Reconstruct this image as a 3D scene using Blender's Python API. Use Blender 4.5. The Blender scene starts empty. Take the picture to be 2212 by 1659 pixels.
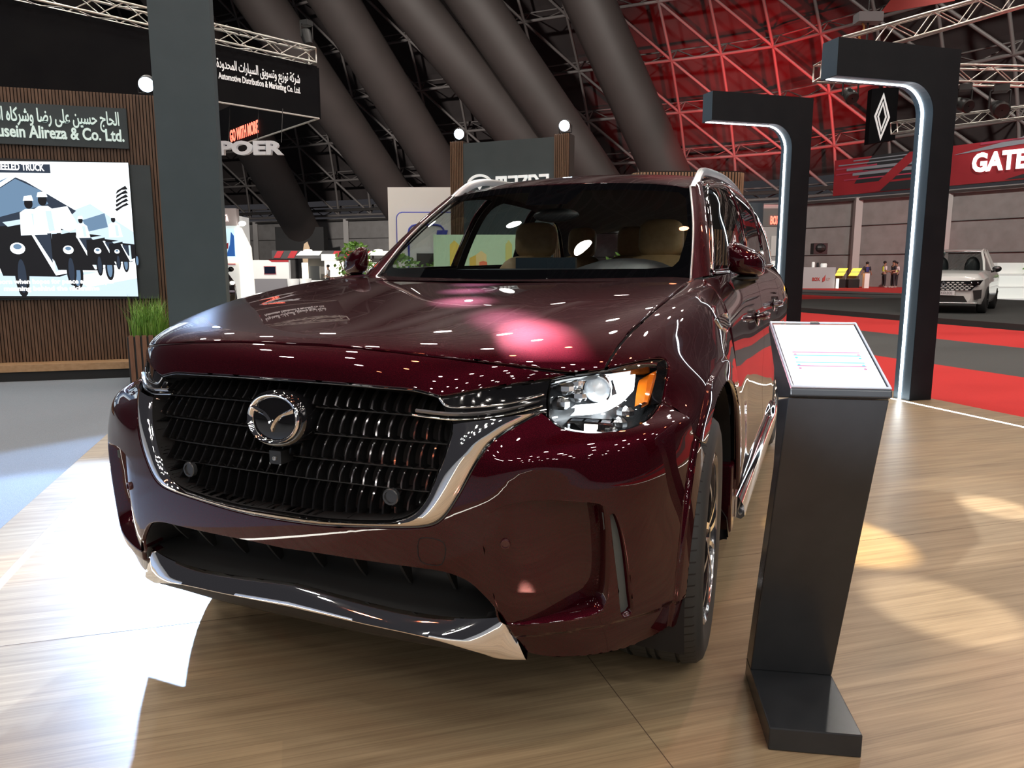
import bpy, math, random
import numpy as np
from mathutils import Vector, Matrix
from mathutils.geometry import delaunay_2d_cdt
random.seed(7)
D = bpy.data
SC = bpy.context.scene
COL = SC.collection
# ------------------------------------------------------------------ camera
CAM_POS = Vector((1.25, -1.415, 1.2285))
YAW, PITCH = math.radians(22.74), math.radians(8.8)
cam = D.cameras.new('camera')
cam.sensor_fit = 'HORIZONTAL'; cam.sensor_width = 36.0
cam.lens = 36.0*1600.0/2212.0
cam.clip_start = 0.05; cam.clip_end = 400
camo = D.objects.new('camera', cam); COL.objects.link(camo)
camo.location = CAM_POS
camo.rotation_euler = (math.pi/2-PITCH, 0, YAW)
cam.dof.use_dof = False
SC.camera = camo
# hall frame: l runs to the right of the hall's long view, d runs into the hall
FW = Vector((-math.sin(YAW), math.cos(YAW), 0)); RT = Vector((math.cos(YAW), math.sin(YAW), 0))
def H(l, d, z=0.0):
    return Vector((CAM_POS.x, CAM_POS.y, 0)) + RT*l + FW*d + Vector((0, 0, z))
E1 = Vector((.63, -.777, 0)).normalized()      # along the stage edges
E2 = Vector((.777, .63, 0)).normalized()       # across the stage
# ------------------------------------------------------------------ world, exposure
SC.view_settings.view_transform = 'Standard'
SC.view_settings.look = 'None'
SC.view_settings.gamma = 1.0
SC.view_settings.use_curve_mapping = False
SC.view_settings.exposure = 0.3
W = D.worlds.new('hall_air'); SC.world = W; W.use_nodes = True
W.node_tree.nodes['Background'].inputs[0].default_value = (.75, .72, .8, 1)
W.node_tree.nodes['Background'].inputs[1].default_value = 0.035
# ------------------------------------------------------------------ hall lamps (high-bay lamps and stage spots)
def lamp(name, kind, loc, energy, color=(1, 1, 1), size=.3, target=None, cone=None, blend=.3, spread=None):
    L = D.lights.new(name, kind); L.energy = energy; L.color = color
    if kind == 'AREA':
        L.shape = 'DISK'; L.size = size
        if spread: L.spread = spread
    else:
        L.shadow_soft_size = size
    if kind == 'SPOT':
        L.spot_size = cone; L.spot_blend = blend
    o = D.objects.new(name, L); COL.objects.link(o); o.location = loc
    if target is not None:
        o.rotation_euler = (Vector(target)-Vector(loc)).to_track_quat('-Z', 'Y').to_euler()
    return o
BAY = []
for i in range(-3, 5):
    for j in range(-7, 6):
        if (i*7+j*3) % 5 == 0: continue
        BAY.append((i*4.6+(j % 2)*2.1, j*4.4-1.0))
for k, (l, d) in enumerate(BAY):
    p = H(l, d, 11.5+1.5*((k*37) % 5)/5)
    if k % 11 == 4:
        lamp('hall_lamp', 'AREA', p, 60, (1, .25, .12), .5)
    else:
        lamp('hall_lamp', 'AREA', p, 135 if d > -11 else 110, (1, .93, .84), .62)

# unseen fill lights added to brighten the far hall
for l, d, tl, td, tz, e in ((-16, 16, -10, 66, 8, 2700), (6, 22, 4, 62, 9, 1000), (22, 20, 26, 50, 4, 1300)):
    lamp('hall_fill', 'AREA', H(l, d, 20), e, (1, .93, .86), 1.4, H(tl, td, tz), spread=math.radians(75))
# ------------------------------------------------------------------ materials
MT = {}
def mat(name, col, rough=.5, metal=0.0, coat=0.0, emit=0.0, spec=.5, ecol=None, alpha=None):
    if name in MT: return MT[name]
    m = D.materials.new(name); m.use_nodes = True
    b = m.node_tree.nodes['Principled BSDF']
    b.inputs['Base Color'].default_value = (*col, 1)
    b.inputs['Roughness'].default_value = rough
    b.inputs['Metallic'].default_value = metal
    b.inputs['Specular IOR Level'].default_value = spec
    if coat:
        b.inputs['Coat Weight'].default_value = coat; b.inputs['Coat Roughness'].default_value = .015
    if emit:
        b.inputs['Emission Color'].default_value = (*(ecol or col), 1)
        b.inputs['Emission Strength'].default_value = emit
    MT[name] = m
    return m
def noisy(name, c1, c2, scale=6, rough=.6, stretch=None, detail=4, metal=0, coat=0, bump=0, rot=0.0):
    """a material whose colour wanders between c1 and c2"""
    m = mat(name, c1, rough, metal, coat)
    nt = m.node_tree; N = nt.nodes; L = nt.links; b = N['Principled BSDF']
    tc = N.new('ShaderNodeTexCoord'); mp = N.new('ShaderNodeMapping')
    if stretch: mp.inputs['Scale'].default_value = stretch
    mp.inputs['Rotation'].default_value = (0, 0, rot)
    nz = N.new('ShaderNodeTexNoise'); nz.inputs['Scale'].default_value = scale; nz.inputs['Detail'].default_value = detail
    cr = N.new('ShaderNodeValToRGB')
    cr.color_ramp.elements[0].position = .3; cr.color_ramp.elements[1].position = .7
    cr.color_ramp.elements[0].color = (*c1, 1); cr.color_ramp.elements[1].color = (*c2, 1)
    L.new(tc.outputs['Object'], mp.inputs['Vector']); L.new(mp.outputs[0], nz.inputs['Vector'])
    L.new(nz.outputs['Fac'], cr.inputs['Fac']); L.new(cr.outputs[0], b.inputs['Base Color'])
    if bump:
        bp = N.new('ShaderNodeBump'); bp.inputs['Strength'].default_value = bump; bp.inputs['Distance'].default_value = .01
        L.new(nz.outputs['Fac'], bp.inputs['Height']); L.new(bp.outputs[0], b.inputs['Normal'])
    return m
def thin_glass(name, tint, refl=.5, rough=0.0, ior=1.5):
    m = D.materials.new(name); m.use_nodes = True; nt = m.node_tree; N = nt.nodes; L = nt.links
    N.remove(N['Principled BSDF'])
    t = N.new('ShaderNodeBsdfTransparent'); t.inputs[0].default_value = (*tint, 1)
    g = N.new('ShaderNodeBsdfGlossy'); g.inputs['Roughness'].default_value = rough
    lw = N.new('ShaderNodeLayerWeight'); lw.inputs['Blend'].default_value = .5
    pw = N.new('ShaderNodeMath'); pw.operation = 'POWER'; L.new(lw.outputs['Facing'], pw.inputs[0]); pw.inputs[1].default_value = 5
    f = N.new('ShaderNodeMath'); f.operation = 'MULTIPLY_ADD'; r0 = ((ior-1)/(ior+1))**2*1.6
    L.new(pw.outputs[0], f.inputs[0]); f.inputs[1].default_value = 1-r0; f.inputs[2].default_value = r0
    x = N.new('ShaderNodeMixShader'); L.new(f.outputs[0], x.inputs[0]); L.new(t.outputs[0], x.inputs[1]); L.new(g.outputs[0], x.inputs[2])
    L.new(x.outputs[0], N['Material Output'].inputs['Surface'])
    MT[name] = m
    return m
# ------------------------------------------------------------------ mesh building
class MB:
    def __init__(s): s.v = []; s.f = []; s.mi = []; s.n = {}; s.cur = 0
    def add(s, vs, fs):
        o = len(s.v); s.v += [tuple(v) for v in vs]; s.f += [tuple(i+o for i in f) for f in fs]; s.mi += [s.cur]*len(fs)
        return o
    def box(s, lo, hi, R=None, at=None):
        x0, y0, z0 = lo; x1, y1, z1 = hi
        vs = [Vector(p) for p in ((x0,y0,z0),(x1,y0,z0),(x1,y1,z0),(x0,y1,z0),(x0,y0,z1),(x1,y0,z1),(x1,y1,z1),(x0,y1,z1))]
        if R: vs = [R @ v for v in vs]
        if at is not None: vs = [v+Vector(at) for v in vs]
        s.add(vs, [(0,3,2,1),(4,5,6,7),(0,1,5,4),(1,2,6,5),(2,3,7,6),(3,0,4,7)])
    def prism(s, poly, o, ax, ay, az):
        """poly in (ax, ay) from o, extruded by vector az"""
        o = Vector(o); ax = Vector(ax); ay = Vector(ay); az = Vector(az); n = len(poly)
        a = sum(poly[i][0]*poly[(i+1) % n][1]-poly[(i+1) % n][0]*poly[i][1] for i in range(n))
        if (a > 0) == (ax.cross(ay).dot(az) < 0): poly = poly[::-1]
        A = [o+ax*p[0]+ay*p[1] for p in poly]; B = [p+az for p in A]
        fs = [(i, i+1 if i+1 < n else 0, n+(i+1 if i+1 < n else 0), n+i) for i in range(n)]
        s.add(A+B, fs+[tuple(range(n))[::-1], tuple(range(n, 2*n))])
    def poly(s, poly, o, ax, ay):
        o = Vector(o); ax = Vector(ax); ay = Vector(ay)
        s.add([o+ax*p[0]+ay*p[1] for p in poly], [tuple(range(len(poly)))])
    def tube(s, pts, r, n=8, cap=True, closed=False):
        pts = [Vector(p) for p in pts]; m = len(pts)
        rr = r if isinstance(r, (list, tuple)) else [r]*m
        ring = []; up = None
        for i, p in enumerate(pts):
            a = pts[i-1] if i > 0 or closed else p; b = pts[(i+1) % m] if i < m-1 or closed else p
            t = (b-a); t = t.normalized() if t.length > 1e-9 else Vector((0, 0, 1))
            if up is None:
                up = Vector((0, 0, 1)) if abs(t.z) < .9 else Vector((1, 0, 0))
            up = (up-t*up.dot(t)).normalized(); sd = t.cross(up)
            ring.append([p+(up*math.cos(2*math.pi*k/n)+sd*math.sin(2*math.pi*k/n))*rr[i] for k in range(n)])
        vs = [v for q in ring for v in q]; fs = []
        for i in range(m if closed else m-1):
            j = (i+1) % m
            for k in range(n):
                fs.append((i*n+k, j*n+k, j*n+(k+1) % n, i*n+(k+1) % n)[::-1])
        if cap and not closed:
            fs.append(tuple(range(n))); fs.append(tuple(range((m-1)*n, m*n))[::-1])
        s.add(vs, fs)
    def lathe(s, prof, o, axis, n=32, ref=None, cap=False):
        """prof: (radius, height along axis)"""
        o = Vector(o); a = Vector(axis).normalized()
        u = Vector(ref) if ref else (Vector((0, 0, 1)) if abs(a.z) < .9 else Vector((1, 0, 0)))
        u = (u-a*u.dot(a)).normalized(); w = a.cross(u); m = len(prof)
        vs = [o+a*h+(u*math.cos(2*math.pi*k/n)+w*math.sin(2*math.pi*k/n))*r for r, h in prof for k in range(n)]
        fs = [(i*n+k, i*n+(k+1) % n, (i+1)*n+(k+1) % n, (i+1)*n+k) for i in range(m-1) for k in range(n)]
        if cap: fs += [tuple(range(n))[::-1], tuple(range((m-1)*n, m*n))]
        s.add(vs, fs)
    def gridm(s, P, close_u=False, flip=False):
        """P: rows of points"""
        nr = len(P); nc = len(P[0]); fs = []
        for i in range(nr-1):
            for j in range(nc if close_u else nc-1):
                k = (j+1) % nc
                q = (i*nc+j, i*nc+k, (i+1)*nc+k, (i+1)*nc+j)
                fs.append(q[::-1] if flip else q)
        s.add([p for r in P for p in r], fs)
    def ball(s, c, r, n=12, m=8, sc=(1, 1, 1), R=None):
        c = Vector(c); P = []
        for i in range(m+1):
            th = math.pi*i/m; row = []
            for k in range(n):
                q = Vector((math.sin(th)*math.cos(2*math.pi*k/n)*sc[0], math.sin(th)*math.sin(2*math.pi*k/n)*sc[1], math.cos(th)*sc[2]))*r
                row.append(c+(R @ q if R else q))
            P.append(row)
        s.gridm(P, close_u=True, flip=True)
    def build(s, name, mats, parent=None, smooth=False, loc=None, angle=None):
        me = D.meshes.new(name); v = s.v
        if loc is not None:
            l = Vector(loc); v = [tuple(Vector(p)-l) for p in v]
        me.from_pydata(v, [], s.f)
        for m in (mats if isinstance(mats, (list, tuple)) else [mats]): me.materials.append(m)
        me.polygons.foreach_set('material_index', s.mi)
        if smooth: me.polygons.foreach_set('use_smooth', [True]*len(s.f))
        me.validate(); me.update()
        if smooth and angle: me.set_sharp_from_angle(angle=math.radians(angle))
        o = D.objects.new(name, me); COL.objects.link(o)
        if parent is not None:
            o.parent = parent
            if loc is None: o.matrix_parent_inverse = Matrix.Translation(-parent.location)
            else: o.location = Vector(loc)-parent.location
        elif loc is not None: o.location = loc
        return o
def tag(o, label=None, cat=None, group=None, kind=None):
    if label: o['label'] = label
    if cat: o['category'] = cat
    if group: o['group'] = group
    if kind: o['kind'] = kind
    return o
def thing(name, label, cat, loc=(0, 0, 0), group=None):
    o = D.objects.new(name, None); COL.objects.link(o); o.location = loc; o.empty_display_size = .1
    return tag(o, label, cat, group)
def dup(root, loc, label=None):
    r = root.copy(); COL.objects.link(r); r.location = loc
    if label: r['label'] = label
    for ch in list(root.children):
        c = ch.copy(); COL.objects.link(c); c.parent = r
        for g in list(ch.children):
            e = g.copy(); COL.objects.link(e); e.parent = c
    return r
def lettering(name, text, size, o, ax, ay, m, parent=None, depth=.01, align='LEFT', sx=1.0, shear=0.0, bold=0.0, space=1.0, fit=None):
    """raised letters standing on the plane (ax, ay) at o"""
    cu = D.curves.new(name, 'FONT'); cu.body = text; cu.size = size; cu.extrude = depth/2; cu.align_x = align; cu.shear = shear
    cu.offset = bold; cu.space_character = space; cu.resolution_u = 3
    to = D.objects.new(name+'_source', cu); COL.objects.link(to)
    dg = bpy.context.evaluated_depsgraph_get()
    me = D.meshes.new_from_object(to.evaluated_get(dg)); D.objects.remove(to); D.curves.remove(cu)
    if fit:
        xs_ = [v.co.x for v in me.vertices]; sx = fit/(max(xs_)-min(xs_))
    ax = Vector(ax).normalized(); ay = Vector(ay).normalized(); az = ax.cross(ay)
    Mx = Matrix.Translation(Vector(o)) @ Matrix((ax*sx, ay, az)).transposed().to_4x4()
    me.transform(Mx); me.name = name; me.materials.clear(); me.materials.append(m)
    ob = D.objects.new(name, me); COL.objects.link(ob)
    if parent is not None:
        ob.parent = parent; ob.matrix_parent_inverse = Matrix.Translation(-parent.location)
    return ob
# ------------------------------------------------------------------ smooth surfaces through a net of points
def nspline_basis(t, n):
    A = np.zeros((n, n)); A[0, 0] = A[-1, -1] = 1; B = np.zeros((n, n))
    for i in range(1, n-1):
        A[i, i-1] = 1; A[i, i] = 4; A[i, i+1] = 1; B[i, i-1] = 6; B[i, i] = -12; B[i, i+1] = 6
    Mm = np.linalg.solve(A, B); I = np.eye(n)
    t = np.clip(np.asarray(t, float), 0, n-1); i = np.minimum(t.astype(int), n-2); s = (t-i)[:, None]
    return I[i]*(1-s)+I[i+1]*s+((1-s)**3-(1-s))*Mm[i]/6+(s**3-s)*Mm[i+1]/6
class Surf:
    def __init__(s, G, sym=False, sg=1):
        s.sg = sg
        G = np.array(G, float)
        if sym: G = np.concatenate([G[:, :0:-1]*np.array([-1, 1, 1]), G], 1)
        s.G = G; s.u0 = (G.shape[1]-1)/2 if sym else 0
        s.ulo = -s.u0; s.uhi = G.shape[1]-1-s.u0; s.vhi = G.shape[0]-1
    def pos(s, u, v):
        Bu = nspline_basis(np.asarray(u, float)+s.u0, s.G.shape[1]); Bv = nspline_basis(v, s.G.shape[0])
        return np.einsum('pi,pj,ijk->pk', Bv, Bu, s.G)
    def at(s, u, v, off=0.0, disp=None):
        """points and unit normals"""
        u = np.atleast_1d(np.asarray(u, float)); v = np.atleast_1d(np.asarray(v, float)); e = .012
        def raw(u, v):
            p = s.pos(u, v)
            if disp is None: return p
            d = disp(u, v)
            return p+nrm(u, v)*(s.sg*d[:, None])
        def nrm(u, v):
            a = s.pos(np.clip(u+e, s.ulo, s.uhi), v)-s.pos(np.clip(u-e, s.ulo, s.uhi), v)
            b = s.pos(u, np.clip(v+e, 0, s.vhi))-s.pos(u, np.clip(v-e, 0, s.vhi))
            n = np.cross(a, b); return n/np.maximum(np.linalg.norm(n, axis=1, keepdims=True), 1e-12)
        p = raw(u, v)
        if disp is None: n = nrm(u, v)
        else:
            a = raw(np.clip(u+e, s.ulo, s.uhi), v)-raw(np.clip(u-e, s.ulo, s.uhi), v)
            b = raw(u, np.clip(v+e, 0, s.vhi))-raw(u, np.clip(v-e, 0, s.vhi))
            n = np.cross(a, b); n = n/np.maximum(np.linalg.norm(n, axis=1, keepdims=True), 1e-12)
        off = np.asarray(off, float); n = n*s.sg
        return p+n*(off[:, None] if off.ndim else off), n
def cr(pts, n=5):
    """Catmull-Rom through an open run of points"""
    P = np.array(pts, float); out = []
    for i in range(len(P)-1):
        p0 = P[i-1] if i else 2*P[0]-P[1]; p1 = P[i]; p2 = P[i+1]; p3 = P[i+2] if i+2 < len(P) else 2*P[-1]-P[-2]
        for k in range(n):
            t = k/n
            out.append(.5*((2*p1)+(-p0+p2)*t+(2*p0-5*p1+4*p2-p3)*t*t+(-p0+3*p1-3*p2+p3)*t**3))
    out.append(P[-1])
    return [tuple(map(float, q)) for q in out]
def resamp(P, n):
    P = np.array(P, float); d = np.r_[0, np.cumsum(np.linalg.norm(np.diff(P, axis=0), axis=1))]
    t = np.linspace(0, d[-1], n)
    return np.stack([np.interp(t, d, P[:, k]) for k in range(P.shape[1])], 1)
def mirr(h): return [(-a, b) for a, b in h]
def both(half):
    """half outline from the centre line out and back to it -> closed outline of both halves"""
    return list(half)+[p for p in mirr(half)[::-1] if abs(p[0]) > 1e-6]
def inpoly(x, y, poly):
    r = np.zeros(len(x), bool); n = len(poly)
    for i in range(n):
        x1, y1 = poly[i]; x2, y2 = poly[(i+1) % n]
        if y1 == y2: continue
        c = ((y1 > y) != (y2 > y)) & (x < (x2-x1)*(y-y1)/(y2-y1)+x1)
        r ^= c
    return r
def panel(name, surf, outer, m, parent, holes=(), off=0.0, h=.025, thick=.016, inset=.0015, su=.15, sv=.15, du=.1, dv=.1, disp=None, flip=False, hole_thick=None, mx=False):
    """sheet-metal panel cut out of a surface: outline (u,v), returned edge all round"""
    loops = []
    for L in [outer]+list(holes):
        L = [tuple(map(float, p)) for p in L]
        out = []
        P3 = surf.pos(*np.array(L).T)
        for i in range(len(L)):
            j = (i+1) % len(L); k = max(1, int(np.linalg.norm(P3[i]-P3[j])/h+.5))
            if np.linalg.norm(P3[i]-P3[j]) < 1e-5 and k == 1 and abs(L[i][0]-L[j][0])+abs(L[i][1]-L[j][1]) < 1e-5: continue
            for q in range(k): out.append((L[i][0]+(L[j][0]-L[i][0])*q/k, L[i][1]+(L[j][1]-L[i][1])*q/k))
        loops.append(np.array(out))
    O = loops[0]
    gu = np.arange(O[:, 0].min(), O[:, 0].max(), du)+du*.37; gv = np.arange(O[:, 1].min(), O[:, 1].max(), dv)+dv*.41
    U, V = np.meshgrid(gu, gv); U = U.ravel(); V = V.ravel()
    ok = inpoly(U, V, O)
    for Hh in loops[1:]: ok &= ~inpoly(U, V, Hh)
    B = np.concatenate(loops)
    U = U[ok]; V = V[ok]
    if len(U):
        near = np.array([np.min(((B[:, 0]-a)/du)**2+((B[:, 1]-b)/dv)**2) for a, b in zip(U, V)])
        U = U[near > .2]; V = V[near > .2]
    uv = np.concatenate([B, np.stack([U, V], 1)]); edges = []; st = 0
    for L in loops:
        n = len(L); edges += [(st+i, st+(i+1) % n) for i in range(n)]; st += n
    r = delaunay_2d_cdt([Vector((a*su, b*sv)) for a, b in uv], edges, [], 1, 1e-7)
    vu = np.array([(p.x/su, p.y/sv) for p in r[0]]); fs = [tuple(f) for f in r[2]]
    P, Nn = surf.at(vu[:, 0], vu[:, 1], off, disp)
    orig = {}
    for i, og in enumerate(r[3]):
        for k in og: orig[k] = i
    if len(loops) > 1:
        cc = np.array([vu[list(f)].mean(0) for f in fs]); bad = np.zeros(len(fs), bool)
        for Hh in loops[1:]: bad |= inpoly(cc[:, 0], cc[:, 1], Hh)
        fs = [f for f, k in zip(fs, bad) if not k]
    fl = []
    for f in fs:
        a, b, c = (vu[k] for k in f[:3])
        fl.append(f if (b[0]-a[0])*(c[1]-a[1])-(b[1]-a[1])*(c[0]-a[0]) > 0 else f[::-1])
    verts = P.copy(); norms = Nn.copy(); vl = list(map(tuple, verts)); nl = list(map(tuple, norms)); st = 0
    for li, L in enumerate(loops):
        n = len(L); idx = [orig[st+i] for i in range(n)]; st += n
        A = sum(L[i][0]*L[(i+1) % n][1]-L[(i+1) % n][0]*L[i][1] for i in range(n))
        sg = 1 if A > 0 else -1
        if li: sg = -sg
        T = thick if not li or hole_thick is None else hole_thick
        o0 = len(vl); outs = []
        for i in range(n):
            a = P[idx[i-1]]; b = P[idx[(i+1) % n]]; nn = Nn[idx[i]]
            t = b-a; q = np.cross(t, nn)*sg*surf.sg; q = q/max(np.linalg.norm(q), 1e-9); outs.append(q)
        rr = min(.004, T*.4)
        for i in range(n):
            p = P[idx[i]]-outs[i]*(inset+rr*.7); vl[idx[i]] = tuple(p)
        for i in range(n):
            nn = Nn[idx[i]]; p = np.array(vl[idx[i]])
            vl.append(tuple(p+outs[i]*rr*.7-nn*rr*.8)); nl.append(tuple(outs[i]*.75+nn*.66))
        for i in range(n):
            nn = Nn[idx[i]]; p = np.array(vl[idx[i]])
            vl.append(tuple(p+outs[i]*rr*.7-nn*T)); nl.append(tuple(outs[i]))
        for i in range(n):
            j = (i+1) % n
            for x, y in ((lambda k: idx[k], lambda k: o0+k), (lambda k: o0+k, lambda k: o0+n+k)):
                q = (x(j), x(i), y(i), y(j))
                fl.append(q if sg > 0 else q[::-1])
    if surf.sg < 0: fl = [f[::-1] for f in fl]
    if mx:
        vl = [(-a, b, c) for a, b, c in vl]; nl = [(-a, b, c) for a, b, c in nl]; fl = [f[::-1] for f in fl]
    me = D.meshes.new(name); me.from_pydata(vl, [], fl); me.materials.append(m)
    me.polygons.foreach_set('use_smooth', [True]*len(fl)); me.update()
    me.normals_split_custom_set_from_vertices([Vector(n_).normalized() for n_ in nl])
    o = D.objects.new(name, me); COL.objects.link(o); o.parent = parent
    return o
def ribbon(mb, surf, A, B, prof, n=80, mx=False, closed=False):
    """strip between two runs of (u,v); prof: list of (fraction from A to B, height above the surface)"""
    a = resamp(A, n); b = resamp(B, n); rows = []
    for t, o in prof:
        uv = a+(b-a)*t; p, _ = surf.at(uv[:, 0], uv[:, 1], o); rows.append([(-q[0] if mx else q[0], q[1], q[2]) for q in p])
    mb.gridm(rows, close_u=closed, flip=mx)
def surf_tube(mb, surf, uvs, r, off=0.0, n=6, k=60, mx=False):
    q = resamp(uvs, k); p, _ = surf.at(q[:, 0], q[:, 1], off)
    mb.tube([(-a[0] if mx else a[0], a[1], a[2]) for a in p], r, n)
# ================================================================== THE CAR
def car_paint():
    m = mat('maroon_paint', (.045, .002, .006), .38, .45, 1.0, spec=0.0)
    nt = m.node_tree; N = nt.nodes; L = nt.links; b = N['Principled BSDF']
    tc = N.new('ShaderNodeTexCoord'); nz = N.new('ShaderNodeTexNoise'); nz.inputs['Scale'].default_value = 900; nz.inputs['Detail'].default_value = 1
    cr_ = N.new('ShaderNodeValToRGB'); cr_.color_ramp.elements[0].position = .45; cr_.color_ramp.elements[1].position = .8
    cr_.color_ramp.elements[0].color = (.024, .0008, .0034, 1); cr_.color_ramp.elements[1].color = (.062, .0024, .0085, 1)
    L.new(tc.outputs['Object'], nz.inputs['Vector']); L.new(nz.outputs['Fac'], cr_.inputs['Fac']); L.new(cr_.outputs[0], b.inputs['Base Color'])
    return m
PAINT = car_paint()
CHROME = mat('chrome', (.86, .86, .87), .04, 1.0)
SATIN = mat('satin_silver', (.55, .56, .57), .3, 1.0)
PIANO = mat('gloss_black', (.006, .006, .007), .06, 0, 1.0)
BLACKP = mat('black_plastic', (.012, .013, .014), .45)
DEEP = mat('dark_void', (.004, .004, .005), .8)
GLASS = thin_glass('windscreen_glass', (.86, .92, .92), ior=1.42)
TINT = thin_glass('side_glass', (.62, .68, .68), ior=1.5)
LENS = thin_glass('lamp_lens', (.94, .95, .95), ior=1.45)
LEDW = mat('daylight_led', (1, 1, 1), .4, emit=5, ecol=(.9, .97, 1))
AMBER = mat('amber_reflector', (.75, .17, .01), .12, 0, 1.0)
TAN = noisy('tan_leather', (.42, .26, .12), (.50, .32, .16), 30, .45)
DASH = mat('dash_black', (.02, .022, .025), .4)
FRIT = mat('glass_frit', (.003, .003, .004), .9, spec=0.0)
HEADL = mat('headliner_black', (.02, .02, .022), .9)
GREYS = mat('grey_slot', (.085, .10, .10), .5)
SHELL_NET = [
[(0,.13,.245),(.22,.132,.245),(.44,.142,.25),(.62,.17,.258),(.77,.24,.256),(.868,.335,.262),(.922,.395,.283),(.948,.455,.300)],
[(0,.080,.31),(.22,.084,.31),(.44,.098,.315),(.62,.142,.325),(.778,.215,.33),(.872,.305,.33),(.930,.38,.335),(.954,.430,.340)],
[(0,.05,.42),(.22,.055,.42),(.44,.074,.42),(.62,.113,.42),(.785,.195,.42),(.88,.29,.42),(.938,.37,.42),(.961,.412,.42)],
[(0,.032,.58),(.22,.036,.58),(.44,.054,.58),(.62,.098,.58),(.795,.188,.585),(.893,.29,.59),(.947,.385,.59),(.967,.44,.58)],
[(0,.032,.75),(.22,.036,.75),(.44,.055,.75),(.62,.105,.76),(.80,.208,.775),(.905,.33,.785),(.953,.46,.775),(.972,.548,.74)],
[(0,.042,.86),(.22,.046,.86),(.44,.068,.86),(.62,.155,.86),(.79,.30,.87),(.89,.46,.87),(.952,.585,.855),(.975,.67,.828)],
[(0,.056,.945),(.22,.062,.945),(.44,.09,.938),(.62,.195,.935),(.785,.36,.945),(.877,.54,.945),(.945,.70,.915),(.978,.765,.866)],
[(0,.10,1.035),(.22,.107,1.034),(.44,.14,1.024),(.62,.225,1.012),(.775,.40,1.005),(.866,.65,1.01),(.945,.82,.945),(.981,.86,.883)],
[(0,.25,1.08),(.22,.26,1.08),(.44,.29,1.075),(.62,.38,1.073),(.77,.55,1.068),(.872,.80,1.055),(.947,.92,.965),(.983,.94,.884)],
[(0,.5,1.115),(.22,.51,1.118),(.44,.54,1.118),(.62,.63,1.116),(.78,.76,1.114),(.88,.94,1.088),(.952,1.02,.98),(.985,1.04,.865)],
[(0,.8,1.145),(.22,.81,1.148),(.44,.83,1.148),(.62,.89,1.147),(.79,1.0,1.146),(.89,1.1,1.11),(.957,1.12,.97),(.986,1.15,.817)],
[(0,1.15,1.17),(.22,1.15,1.173),(.44,1.17,1.173),(.62,1.2,1.172),(.795,1.25,1.172),(.895,1.27,1.118),(.963,1.26,.93),(.987,1.29,.70)],
[(0,1.5,1.19),(.22,1.5,1.193),(.44,1.49,1.193),(.62,1.48,1.192),(.80,1.46,1.185),(.90,1.44,1.115),(.967,1.42,.85),(.987,1.392,.50)],
[(0,1.75,1.20),(.22,1.74,1.203),(.44,1.72,1.203),(.62,1.68,1.202),(.805,1.62,1.195),(.90,1.56,1.11),(.968,1.5,.80),(.985,1.46,.30)],
]
SH = Surf(SHELL_NET, sym=True)
car = thing('car', 'large dark maroon family car with wide chrome-edged grille at front of the wooden stage', 'car', (0, 0, 0))
# outlines on the body, (across, along) the net ---------------------------------------
GR_TOP = cr([(0, 6.10), (.6, 6.09), (1.24, 6.08), (1.56, 6.09), (1.74, 6.07), (1.98, 5.96)])
CH_IN = cr([(2.16, 5.18), (2.16, 4.96), (2.1, 4.44), (2.01, 4.06), (1.92, 3.76), (1.82, 3.56), (1.72, 3.44), (1.55, 3.34), (1.28, 3.28), (.64, 3.215), (0, 3.21)])
CH_OUT = cr([(3.16, 5.46), (2.92, 5.14), (2.78, 4.92), (2.64, 4.66), (2.54, 4.36), (2.38, 3.92), (2.22, 3.6), (2.09, 3.41), (1.96, 3.31), (1.74, 3.25), (1.28, 3.19), (.62, 3.11), (0, 3.09)])
LAMP_T = cr([(3.24, 6.44), (3.5, 6.56), (3.88, 6.66), (4.3, 6.70), (4.82, 6.64)])
LAMP_O = cr([(4.82, 6.64), (4.96, 6.55), (5.03, 6.3), (4.98, 5.8), (4.92, 5.28)])
LAMP_B = cr([(4.92, 5.28), (4.7, 4.92), (4.5, 4.74), (4.24, 4.65), (3.84, 4.70), (3.54, 4.85), (3.38, 5.02), (3.26, 5.28)])
LAMP_I = [(3.26, 5.28), (3.22, 5.8), (3.24, 6.44)]
WING_T = cr([(1.98, 5.96), (2.06, 5.98), (2.56, 6.22), (3.24, 6.44)])
HOOD_F = cr([(0, 7.08), (.46, 7.08), (1.18, 7.03), (1.62, 6.99), (2.16, 6.94), (2.72, 6.86), (3.16, 6.74), (3.5, 6.58)])
HOOD_S = cr([(3.86, 6.64), (3.89, 6.82), (3.96, 7.3), (4.05, 7.9), (4.11, 8.74), (4.05, 10.1), (3.95, 11.4), (3.86, 12.5)])
INTAKE = cr([(0, 2.62), (.54, 2.64), (1.18, 2.64), (1.64, 2.64), (2.04, 2.63), (2.28, 2.57), (2.42, 2.49), (2.54, 2.36), (2.68, 2.16), (2.8, 1.88), (2.92, 1.4), (3.06, .5)])
SK_T = cr([(0, 1.84), (.44, 1.78), (1.1, 1.68), (1.74, 1.63), (2.22, 1.64), (2.52, 1.68), (2.82, 1.76)])
SK_B = cr([(0, 1.44), (.44, 1.42), (1.08, 1.36), (1.6, 1.30), (2.02, 1.16), (2.44, .82), (2.68, .52), (3.06, .48)])
VAL = cr([(2.92, 1.38), (3.4, 1.44), (3.94, 1.58), (4.66, 1.66), (5.3, 1.68), (6.06, 1.78), (7.0, 1.86)])
BOT = cr([(3.06, .48), (3.36, .3), (4.18, .3), (5.22, .34), (6.02, .42), (6.82, .46), (7.0, .62)])
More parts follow.
